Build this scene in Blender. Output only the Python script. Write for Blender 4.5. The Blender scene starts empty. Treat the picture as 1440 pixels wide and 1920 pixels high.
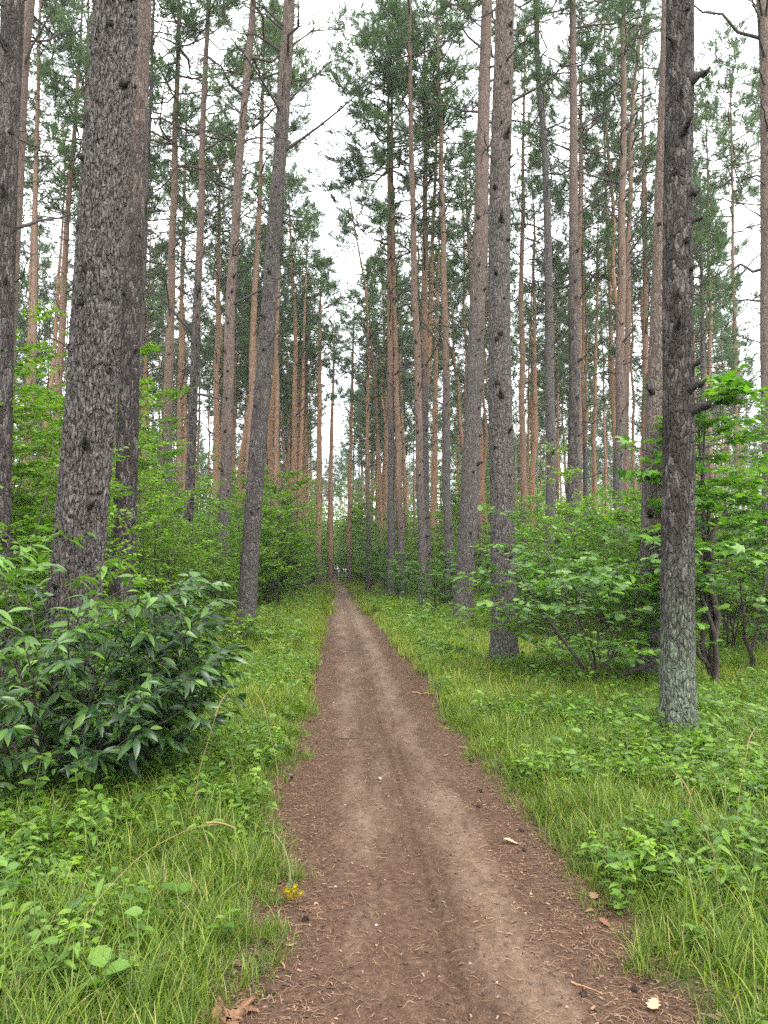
import bpy, math, random
import numpy as np

# ------------------------------------------------------------------ camera, sky, sun, exposure
S = bpy.context.scene
COL = S.collection
cam_data = bpy.data.cameras.new('camera')
cam = bpy.data.objects.new('camera', cam_data)
COL.objects.link(cam)
cam.location = (0, 0, 1.5)
cam.rotation_euler = (math.radians(90 + 4.02), 0, math.radians(-3.28))
cam_data.sensor_fit = 'VERTICAL'
cam_data.sensor_height = 36.0
cam_data.lens = 27.19
cam_data.clip_end = 2000
S.camera = cam

SUN_EL, SUN_AZ = math.radians(58), math.radians(150)
world = bpy.data.worlds.new('World')
S.world = world
world.use_nodes = True
wn, wl = world.node_tree.nodes, world.node_tree.links
for n in list(wn): wn.remove(n)
w_out = wn.new('ShaderNodeOutputWorld')
w_bg = wn.new('ShaderNodeBackground'); w_bg.inputs['Strength'].default_value = 0.145
w_sky = wn.new('ShaderNodeTexSky'); w_sky.sky_type = 'NISHITA'; w_sky.sun_disc = False
w_sky.sun_elevation = SUN_EL; w_sky.sun_rotation = SUN_AZ
w_sky.dust_density = 4.0; w_sky.air_density = 1.0
w_hs = wn.new('ShaderNodeHueSaturation'); w_hs.inputs['Saturation'].default_value = 0.35
w_tc = wn.new('ShaderNodeTexCoord')
w_no = wn.new('ShaderNodeTexNoise'); w_no.inputs['Scale'].default_value = 2.2; w_no.inputs['Detail'].default_value = 5
w_cr = wn.new('ShaderNodeValToRGB')
w_cr.color_ramp.elements[0].color = (6.6, 6.9, 7.3, 1); w_cr.color_ramp.elements[0].position = .3
w_cr.color_ramp.elements[1].color = (9.6, 9.7, 9.9, 1); w_cr.color_ramp.elements[1].position = .7
w_mx = wn.new('ShaderNodeMix'); w_mx.data_type = 'RGBA'; w_mx.inputs[0].default_value = 0.8
wl.new(w_sky.outputs[0], w_hs.inputs['Color'])
wl.new(w_tc.outputs['Generated'], w_no.inputs['Vector'])
wl.new(w_no.outputs['Fac'], w_cr.inputs['Fac'])
wl.new(w_hs.outputs[0], w_mx.inputs[6]); wl.new(w_cr.outputs[0], w_mx.inputs[7])
wl.new(w_mx.outputs[2], w_bg.inputs['Color'])
wl.new(w_bg.outputs[0], w_out.inputs['Surface'])

sun_data = bpy.data.lights.new('sun', 'SUN')
sun_data.energy = 1.5; sun_data.angle = math.radians(24); sun_data.color = (1.0, 0.96, 0.9)
sun = bpy.data.objects.new('sun', sun_data); COL.objects.link(sun)
sun.rotation_euler = (math.pi/2 - SUN_EL, 0, math.pi - SUN_AZ)
sun.location = (0, 0, 60)

S.view_settings.view_transform = 'Standard'
S.view_settings.look = 'None'
S.view_settings.exposure = 2.0
S.view_settings.gamma = 1.0
S.view_settings.use_curve_mapping = False
S.render.engine = 'CYCLES'
S.cycles.max_bounces = 6; S.cycles.diffuse_bounces = 4; S.cycles.glossy_bounces = 2
S.cycles.transmission_bounces = 4; S.cycles.transparent_max_bounces = 4
S.cycles.use_denoising = False
S.cycles.use_adaptive_sampling = True; S.cycles.adaptive_threshold = 0.02; S.cycles.adaptive_min_samples = 16
S.cycles.sample_clamp_direct = 5.0; S.cycles.sample_clamp_indirect = 2.5
S.cycles.caustics_reflective = False; S.cycles.caustics_refractive = False

# ------------------------------------------------------------------ helpers
TAU = 2 * math.pi
HAZE = 0.00042
ALBEDO = 0.7            # density of the air per metre
R = np.random.default_rng(7)

def tag(o, label=None, cat=None, group=None, kind=None):
    if label: o['label'] = label
    if cat: o['category'] = cat
    if group: o['group'] = group
    if kind: o['kind'] = kind
    return o

def empty(name, loc=(0, 0, 0), rz=0.0):
    o = bpy.data.objects.new(name, None); COL.objects.link(o)
    o.location = loc; o.rotation_euler = (0, 0, rz); o.empty_display_size = .1
    return o

def mesh_data(name, V, faces, mats=(), smooth=False, attrs=None, midx=None):
    """faces: list of int arrays (n,3) or (n,4)"""
    V = np.asarray(V, np.float32)
    faces = [np.asarray(f, np.int32) for f in faces if len(f)]
    me = bpy.data.meshes.new(name)
    me.vertices.add(len(V)); me.vertices.foreach_set('co', V.ravel())
    nl = sum(f.size for f in faces); npoly = sum(len(f) for f in faces)
    me.loops.add(nl); me.loops.foreach_set('vertex_index', np.concatenate([f.ravel() for f in faces]))
    tot = np.concatenate([np.full(len(f), f.shape[1], np.int32) for f in faces])
    start = np.concatenate([[0], np.cumsum(tot)[:-1]]).astype(np.int32)
    me.polygons.add(npoly); me.polygons.foreach_set('loop_start', start); me.polygons.foreach_set('loop_total', tot)
    if smooth: me.polygons.foreach_set('use_smooth', np.ones(npoly, bool))
    for m in mats: me.materials.append(m)
    if midx is not None: me.polygons.foreach_set('material_index', np.asarray(midx, np.int32))
    for k, a in (attrs or {}).items():
        at = me.attributes.new(k, 'FLOAT', 'POINT'); at.data.foreach_set('value', np.asarray(a, np.float32))
    me.update(calc_edges=True)
    return me

def add(name, me, parent=None, loc=(0, 0, 0), rot=(0, 0, 0), scale=1.0):
    o = bpy.data.objects.new(name, me); COL.objects.link(o)
    o.location = loc; o.rotation_euler = rot
    o.scale = (scale,) * 3 if np.isscalar(scale) else scale
    if parent is not None: o.parent = parent
    return o

def hash3(ix, iy, iz):
    h = (ix.astype(np.int64) * 374761393 + iy.astype(np.int64) * 668265263 + iz.astype(np.int64) * 2147483647) & 0xffffffff
    h = ((h ^ (h >> 13)) * 1274126177) & 0xffffffff
    h = ((h ^ (h >> 16)) * 2246822519) & 0xffffffff
    return ((h ^ (h >> 15)) & 0xffffff) / float(0xffffff)

def vnoise(x, y, z=0.0):
    x, y, z = np.broadcast_arrays(np.asarray(x, float), np.asarray(y, float), np.asarray(z, float))
    ix, iy, iz = np.floor(x), np.floor(y), np.floor(z)
    fx, fy, fz = x - ix, y - iy, z - iz
    fx, fy, fz = [f * f * (3 - 2 * f) for f in (fx, fy, fz)]
    r = 0
    for a in (0, 1):
        for b in (0, 1):
            for c in (0, 1):
                r = r + hash3(ix + a, iy + b, iz + c) * (fx if a else 1 - fx) * (fy if b else 1 - fy) * (fz if c else 1 - fz)
    return r * 2 - 1

def fbm(x, y, z=0.0, o=4):
    r, a, f = 0, 1.0, 1.0
    for i in range(o):
        r = r + a * vnoise(x * f + 17 * i, y * f - 9 * i, np.asarray(z) * f); a *= .5; f *= 2.03
    return r

def sstep(a, b, x):
    t = np.clip((x - a) / (b - a), 0, 1); return t * t * (3 - 2 * t)

def unit(v):
    return v / np.maximum(np.linalg.norm(v, axis=-1, keepdims=True), 1e-9)

def tubes(polys, rads, nseg=6):
    """list of (n,3) polylines with radii -> V, F(quads), tip closed"""
    Vs, Fs, off = [], [], 0
    ang = np.arange(nseg) * TAU / nseg
    ca, sa = np.cos(ang), np.sin(ang)
    for p, r in zip(polys, rads):
        p = np.asarray(p, float); n = len(p)
        r = np.broadcast_to(np.asarray(r, float), (n,))
        t = unit(np.gradient(p, axis=0))
        ref = np.array([0, 0, 1.0]) if abs(t[:, 2]).mean() < .8 else np.array([1.0, 0, 0])
        u = unit(np.cross(t, ref)); v = np.cross(t, u)
        ring = p[:, None, :] + r[:, None, None] * (ca[None, :, None] * u[:, None, :] + sa[None, :, None] * v[:, None, :])
        Vs.append(ring.reshape(-1, 3))
        i = np.arange(n - 1)[:, None] * nseg + np.arange(nseg)[None, :]
        j = np.arange(n - 1)[:, None] * nseg + (np.arange(nseg)[None, :] + 1) % nseg
        Fs.append(np.stack([i, i + nseg, j + nseg, j], -1).reshape(-1, 4) + off)
        off += n * nseg
    return np.concatenate(Vs), np.concatenate(Fs)

# ------------------------------------------------------------------ leaf templates (unit length along +y, facing +z)
def blade_leaf(ts, hw, fold=.12, curl=.12):
    V, F = [], []
    for t, w in zip(ts, hw):
        z = -curl * t * t
        V += [(-w, t, z + fold * w), (0, t, z), (w, t, z + fold * w)]
    for i in range(len(ts) - 1):
        a = 3 * i
        F += [(a, a + 1, a + 4), (a, a + 4, a + 3), (a + 1, a + 2, a + 5), (a + 1, a + 5, a + 4)]
    F = [f for f in F if len({V[k] for k in f}) == 3]
    return np.array(V, float), np.array(F)

def star_leaf(lobes, fold=.1):
    pts = [(0, 0.0)]
    V = [(0, .28, -.02)]; out = []
    for a, l, w in lobes:
        out.append((a, l)); 
    ang = [x[0] for x in out]
    ring = []
    for i, (a, l) in enumerate(out):
        ring.append((a, l))
        if i < len(out) - 1: ring.append(((a + out[i + 1][0]) / 2, min(l, out[i + 1][1]) * .55))
    P = [(0, 0, 0)] + [(math.sin(a) * l, .28 + math.cos(a) * l, -.1 * l * l + (.05 if k % 2 else 0)) for k, (a, l) in enumerate(ring)]
    V = V + P
    n = len(P)
    F = [(0, 1 + (k + 1) % n, 1 + k) for k in range(n)]
    return np.array(V, float), np.array(F)

LEAF = {
 'kite': (np.array([(0, 0, 0), (-.3, .45, .06), (0, 1, -.1), (.3, .45, .06)], float), np.array([(0, 2, 1), (0, 3, 2)])),
 'ovate': blade_leaf([0, .18, .42, .7, 1], [.015, .2, .29, .19, 0.0], .25, .15),
 'round': blade_leaf([0, .2, .5, .8, 1], [.02, .3, .4, .26, 0.0], .2, .1),
 'lance': blade_leaf([0, .12, .3, .5, .72, .9, 1], [.01, .075, .135, .15, .11, .04, 0.0], .4, .3),
 'oak': blade_leaf([0, .14, .26, .36, .47, .57, .68, .78, .9, 1], [.015, .06, .17, .1, .25, .15, .31, .2, .22, .03], .15, .14),
 'maple': star_leaf([(-2.1, .42, 0), (-1.05, .66, 0), (0, .78, 0), (1.05, .66, 0), (2.1, .42, 0)]),
}

def leaves(kind, P, D, N, size, rng):
    """P,D,N (n,3): base points, direction, approximate normal"""
    tv, tf = LEAF[kind]
    n = len(P)
    D = unit(D); X = unit(np.cross(D, N)); Nn = np.cross(X, D)
    size = np.broadcast_to(size, (n,))
    M = np.stack([X, D, Nn], 1)                       # rows
    V = np.einsum('ti,nij->ntj', tv, M) * size[:, None, None] + P[:, None, :]
    F = tf[None] + (np.arange(n) * len(tv))[:, None, None]
    tint = np.repeat(rng.random(n), len(tv))
    return V.reshape(-1, 3), F.reshape(-1, 3), tint

# ------------------------------------------------------------------ materials
def new_mat(name):
    m = bpy.data.materials.new(name); m.use_nodes = True
    nt = m.node_tree; nt.nodes.clear()
    return m, nt, nt.nodes, nt.links

def ramp(nodes, stops):
    c = nodes.new('ShaderNodeValToRGB'); e = c.color_ramp.elements
    while len(e) < len(stops): e.new(.5)
    for el, (p, col) in zip(e, stops):
        el.position = p; el.color = (*[c * ALBEDO for c in col], 1)
    return c

def math_node(nodes, links, op, a, b=None, clamp=False, c=None):
    m = nodes.new('ShaderNodeMath'); m.operation = op; m.use_clamp = clamp
    for i, v in enumerate((a, b, c)):
        if v is None: continue
        if isinstance(v, (int, float)): m.inputs[i].default_value = v
        else: links.new(v, m.inputs[i])
    return m.outputs[0]

def mixc(nodes, links, fac, a, b, mode='MIX'):
    m = nodes.new('ShaderNodeMix'); m.data_type = 'RGBA'; m.blend_type = mode
    for i, v in ((0, fac), (6, a), (7, b)):
        if isinstance(v, (int, float)): m.inputs[i].default_value = v
        elif isinstance(v, tuple): m.inputs[i].default_value = (*v, 1)
        else: links.new(v, m.inputs[i])
    return m.outputs[2]

def noise(nodes, links, vec, scale, detail=4, rough=.55):
    n = nodes.new('ShaderNodeTexNoise'); n.inputs['Scale'].default_value = scale
    n.inputs['Detail'].default_value = detail; n.inputs['Roughness'].default_value = rough
    if vec is not None: links.new(vec, n.inputs['Vector'])
    return n.outputs['Fac']

def leaf_mat(name, stops, rough=.45, trans=.35, tcol=None, spec=.28):
    m, nt, N, L = new_mat(name)
    at = N.new('ShaderNodeAttribute'); at.attribute_name = 'tint'
    oi = N.new('ShaderNodeObjectInfo')
    f = math_node(N, L, 'ADD', at.outputs['Fac'], math_node(N, L, 'MULTIPLY_ADD', oi.outputs['Random'], .3, c=-.15))
    c = ramp(N, stops); L.new(f, c.inputs['Fac'])
    p = N.new('ShaderNodeBsdfPrincipled'); p.inputs['Roughness'].default_value = rough
    p.inputs['Specular IOR Level'].default_value = spec
    L.new(c.outputs[0], p.inputs['Base Color'])
    out = N.new('ShaderNodeOutputMaterial')
    t = N.new('ShaderNodeBsdfTranslucent')
    tc = mixc(N, L, 1.0, c.outputs[0], tcol or (1.5, 1.7, .55), 'MULTIPLY'); L.new(tc, t.inputs['Color'])
    mx = N.new('ShaderNodeMixShader'); mx.inputs[0].default_value = trans
    L.new(p.outputs[0], mx.inputs[1]); L.new(t.outputs[0], mx.inputs[2]); L.new(mx.outputs[0], out.inputs['Surface'])
    return m

def plain_mat(name, stops, scale=20, rough=.85, bump=.4, stretch=(1, 1, 1), attr=None, dist=.01):
    m, nt, N, L = new_mat(name)
    tc = N.new('ShaderNodeTexCoord'); mp = N.new('ShaderNodeMapping'); mp.inputs['Scale'].default_value = stretch
    L.new(tc.outputs['Object'], mp.inputs['Vector'])
    f = noise(N, L, mp.outputs[0], scale, 6, .65)
    src = f
    if attr:
        at = N.new('ShaderNodeAttribute'); at.attribute_name = attr
        src = math_node(N, L, 'ADD', math_node(N, L, 'MULTIPLY', f, .5), math_node(N, L, 'MULTIPLY', at.outputs['Fac'], .6))
    c = ramp(N, stops); L.new(src, c.inputs['Fac'])
    p = N.new('ShaderNodeBsdfPrincipled'); p.inputs['Roughness'].default_value = rough
    p.inputs['Specular IOR Level'].default_value = .25
    L.new(c.outputs[0], p.inputs['Base Color'])
    if bump:
        b = N.new('ShaderNodeBump'); b.inputs['Strength'].default_value = bump; b.inputs['Distance'].default_value = dist
        L.new(f, b.inputs['Height']); L.new(b.outputs[0], p.inputs['Normal'])
    out = N.new('ShaderNodeOutputMaterial'); L.new(p.outputs[0], out.inputs['Surface'])
    return m

def bark_mat():
    """obj.color: r = height (m/30) where the orange upper bark begins, g = lichen, b = dark patches (on leftbehind they paint in its shade)"""
    m, nt, N, L = new_mat('pine_bark')
    tc = N.new('ShaderNodeTexCoord'); oi = N.new('ShaderNodeObjectInfo')
    sc = N.new('ShaderNodeVectorMath'); sc.operation = 'SCALE'; sc.inputs[0].default_value = (37, 91, 53)
    L.new(oi.outputs['Random'], sc.inputs['Scale'])
    ad = N.new('ShaderNodeVectorMath'); ad.operation = 'ADD'
    L.new(tc.outputs['Object'], ad.inputs[0]); L.new(sc.outputs[0], ad.inputs[1])
    mp = N.new('ShaderNodeMapping'); mp.inputs['Scale'].default_value = (1, 1, .16); L.new(ad.outputs[0], mp.inputs['Vector'])
    mq = N.new('ShaderNodeMapping'); mq.inputs['Scale'].default_value = (1, 1, .3); L.new(ad.outputs[0], mq.inputs['Vector'])
    nz = N.new('ShaderNodeTexNoise'); nz.inputs['Scale'].default_value = 9; nz.inputs['Detail'].default_value = 3
    L.new(mq.outputs[0], nz.inputs['Vector'])
    wv = N.new('ShaderNodeVectorMath'); wv.operation = 'MULTIPLY_ADD'
    wv.inputs[1].default_value = (.09, .09, .09); L.new(nz.outputs['Color'], wv.inputs[0]); L.new(mq.outputs[0], wv.inputs[2])
    vo = N.new('ShaderNodeTexVoronoi'); vo.feature = 'DISTANCE_TO_EDGE'; vo.inputs['Scale'].default_value = 30
    L.new(wv.outputs[0], vo.inputs['Vector'])
    vc = N.new('ShaderNodeTexVoronoi'); vc.inputs['Scale'].default_value = 30; L.new(wv.outputs[0], vc.inputs['Vector'])
    sepc = N.new('ShaderNodeSeparateColor'); L.new(vc.outputs['Color'], sepc.inputs[0])
    edge = N.new('ShaderNodeMapRange'); edge.inputs['From Min'].default_value = 0; edge.inputs['From Max'].default_value = .16
    L.new(vo.outputs['Distance'], edge.inputs['Value'])
    fine = noise(N, L, mq.outputs[0], 62, 6, .64)
    mid = noise(N, L, mp.outputs[0], 14, 5, .6)
    big = noise(N, L, ad.outputs[0], 2.2, 4, .6)
    # plate colour, grey lower bark
    g_f = math_node(N, L, 'ADD', math_node(N, L, 'MULTIPLY', fine, .85), math_node(N, L, 'MULTIPLY', sepc.outputs[0], .2))
    grey = ramp(N, [(.2, (.048, .04, .036)), (.42, (.094, .08, .073)), (.6, (.145, .126, .117)), (.85, (.215, .194, .183))])
    L.new(g_f, grey.inputs['Fac'])
    orange = ramp(N, [(.2, (.12, .064, .036)), (.42, (.26, .145, .084)), (.62, (.41, .245, .148)), (.85, (.5, .355, .245))])
    muted = ramp(N, [(.2, (.045, .033, .028)), (.42, (.11, .08, .067)), (.62, (.18, .137, .117)), (.85, (.27, .22, .195))])
    L.new(g_f, orange.inputs['Fac']); L.new(g_f, muted.inputs['Fac'])
    sxyz = N.new('ShaderNodeSeparateXYZ'); L.new(tc.outputs['Object'], sxyz.inputs[0])
    scol = N.new('ShaderNodeSeparateColor'); L.new(oi.outputs['Color'], scol.inputs[0])
    oh = math_node(N, L, 'MULTIPLY', scol.outputs[0], 30.0)
    hz = math_node(N, L, 'SUBTRACT', math_node(N, L, 'ADD', sxyz.outputs[2], math_node(N, L, 'MULTIPLY', math_node(N, L, 'SUBTRACT', big, .5), 7.0)), oh)
    hr = N.new('ShaderNodeMapRange'); hr.inputs['From Min'].default_value = -2.0; hr.inputs['From Max'].default_value = 2.4
    L.new(hz, hr.inputs['Value'])
    upper = mixc(N, L, oi.outputs['Alpha'], muted.outputs[0], orange.outputs[0])
    col = mixc(N, L, hr.outputs[0], grey.outputs[0], upper)
    # reddish thin bark showing through on grey parts
    # dark patches
    dk = N.new('ShaderNodeMapRange'); dk.inputs['From Min'].default_value = .42; dk.inputs['From Max'].default_value = .56
    bigs = N.new('ShaderNodeMapping'); bigs.inputs['Scale'].default_value = (1, 1, .45); L.new(ad.outputs[0], bigs.inputs['Vector'])
    L.new(math_node(N, L, 'ADD', math_node(N, L, 'MULTIPLY', noise(N, L, bigs.outputs[0], 5.5, 6, .65), .75), math_node(N, L, 'MULTIPLY_ADD', sepc.outputs[1], .26, c=math_node(N, L, 'MULTIPLY_ADD', scol.outputs[2], .16, c=-.1))), dk.inputs['Value'])
    dfac = math_node(N, L, 'MULTIPLY', dk.outputs[0], scol.outputs[2])
    # no dark patches on the orange part
    dfac = math_node(N, L, 'MULTIPLY', dfac, math_node(N, L, 'SUBTRACT', 1.0, math_node(N, L, 'MULTIPLY', hr.outputs[0], .7)))
    col = mixc(N, L, dfac, col, (.022, .016, .014))
    # lichen crust, low on the trunk
    lh = N.new('ShaderNodeMapRange'); lh.inputs['From Min'].default_value = 2.0; lh.inputs['From Max'].default_value = .6
    L.new(sxyz.outputs[2], lh.inputs['Value'])
    ln = N.new('ShaderNodeMapRange'); ln.inputs['From Min'].default_value = .36; ln.inputs['From Max'].default_value = .56
    L.new(math_node(N, L, 'MULTIPLY_ADD', lh.outputs[0], .22, c=math_node(N, L, 'MULTIPLY', mid, .72)), ln.inputs['Value'])
    fs = N.new('ShaderNodeMapRange'); fs.inputs['From Min'].default_value = .38; fs.inputs['From Max'].default_value = .5; L.new(fine, fs.inputs['Value'])
    lf = math_node(N, L, 'MULTIPLY', math_node(N, L, 'MULTIPLY', math_node(N, L, 'MULTIPLY', ln.outputs[0], lh.outputs[0], True), fs.outputs[0]), scol.outputs[1])
    lcol = ramp(N, [(.35, (.085, .108, .075)), (.65, (.2, .235, .165))]); L.new(fine, lcol.inputs['Fac'])
    col = mixc(N, L, lf, col, lcol.outputs[0])
    p = N.new('ShaderNodeBsdfPrincipled'); p.inputs['Roughness'].default_value = .88; p.inputs['Specular IOR Level'].default_value = .2
    L.new(col, p.inputs['Base Color'])
    hgt = math_node(N, L, 'ADD', math_node(N, L, 'MULTIPLY', edge.outputs[0], .7), math_node(N, L, 'MULTIPLY', fine, .55))
    hgt = math_node(N, L, 'MULTIPLY', hgt, math_node(N, L, 'SUBTRACT', 1.0, math_node(N, L, 'MULTIPLY', hr.outputs[0], .45)))
    b = N.new('ShaderNodeBump'); b.inputs['Strength'].default_value = 1.0; b.inputs['Distance'].default_value = .03
    L.new(hgt, b.inputs['Height']); L.new(b.outputs[0], p.inputs['Normal'])
    out = N.new('ShaderNodeOutputMaterial'); L.new(p.outputs[0], out.inputs['Surface'])
    return m

M = {}
M['bark'] = bark_mat()
M['deadwood'] = plain_mat('dead_branch_wood', [(.3, (.035, .028, .026)), (.6, (.085, .07, .065)), (.9, (.16, .14, .13))], 30, .9, .5)
M['knot'] = plain_mat('knot_wood', [(.3, (.012, .01, .009)), (.6, (.04, .032, .03)), (.9, (.1, .085, .08))], 40, .9, .8)
M['limb'] = plain_mat('pine_limb', [(.3, (.06, .04, .03)), (.6, (.15, .09, .06)), (.9, (.26, .16, .1))], 12, .9, .4)
M['stem'] = plain_mat('shrub_stem', [(.3, (.035, .028, .022)), (.6, (.075, .06, .05)), (.9, (.14, .12, .1))], 25, .85, .4)
M['greenstem'] = plain_mat('green_stem', [(.3, (.08, .11, .03)), (.8, (.16, .2, .06))], 30, .6, .1)
M['needle'] = leaf_mat('pine_needles', [(0, (.055, .098, .05)), (.5, (.1, .16, .072)), (1, (.165, .235, .095))], .5, .34, (1.2, 1.4, .7))
M['bush'] = leaf_mat('bush_leaf', [(0, (.07, .16, .016)), (.5, (.14, .265, .024)), (1, (.25, .39, .04))], .45, .36)
M['oak'] = leaf_mat('oak_leaf', [(0, (.04, .11, .025)), (.5, (.085, .19, .035)), (1, (.17, .31, .05))], .38, .34, None, .45)
M['maple'] = leaf_mat('maple_leaf', [(0, (.04, .115, .018)), (.5, (.085, .2, .026)), (1, (.17, .32, .04))], .42, .36, None, .35)
M['cherry'] = leaf_mat('cherry_leaf', [(0, (.016, .046, .012)), (.45, (.032, .085, .018)), (.75, (.068, .15, .028)), (1, (.15, .27, .042))], .4, .3, None, .45)
M['cherry_new'] = leaf_mat('cherry_young_leaf', [(0, (.055, .13, .025)), (1, (.14, .27, .045))], .38, .35)
M['herb'] = leaf_mat('herb_leaf', [(0, (.055, .125, .018)), (.5, (.095, .195, .026)), (1, (.17, .29, .04))], .5, .38)
M['grass'] = leaf_mat('grass_blade', [(0, (.052, .1, .009)), (.4, (.118, .195, .016)), (.72, (.205, .28, .026)), (.9, (.27, .3, .055)), (1, (.36, .3, .14))], .55, .38)
M['verge_lime'] = leaf_mat('verge_lime_grass', [(0, (.09, .145, .011)), (.4, (.175, .25, .019)), (.72, (.27, .325, .03)), (.9, (.32, .33, .06)), (1, (.38, .32, .14))], .55, .38)
M['straw'] = leaf_mat('dry_straw', [(0, (.3, .22, .1)), (1, (.45, .35, .18))], .6, .25, (1.1, 1, .8))

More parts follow.
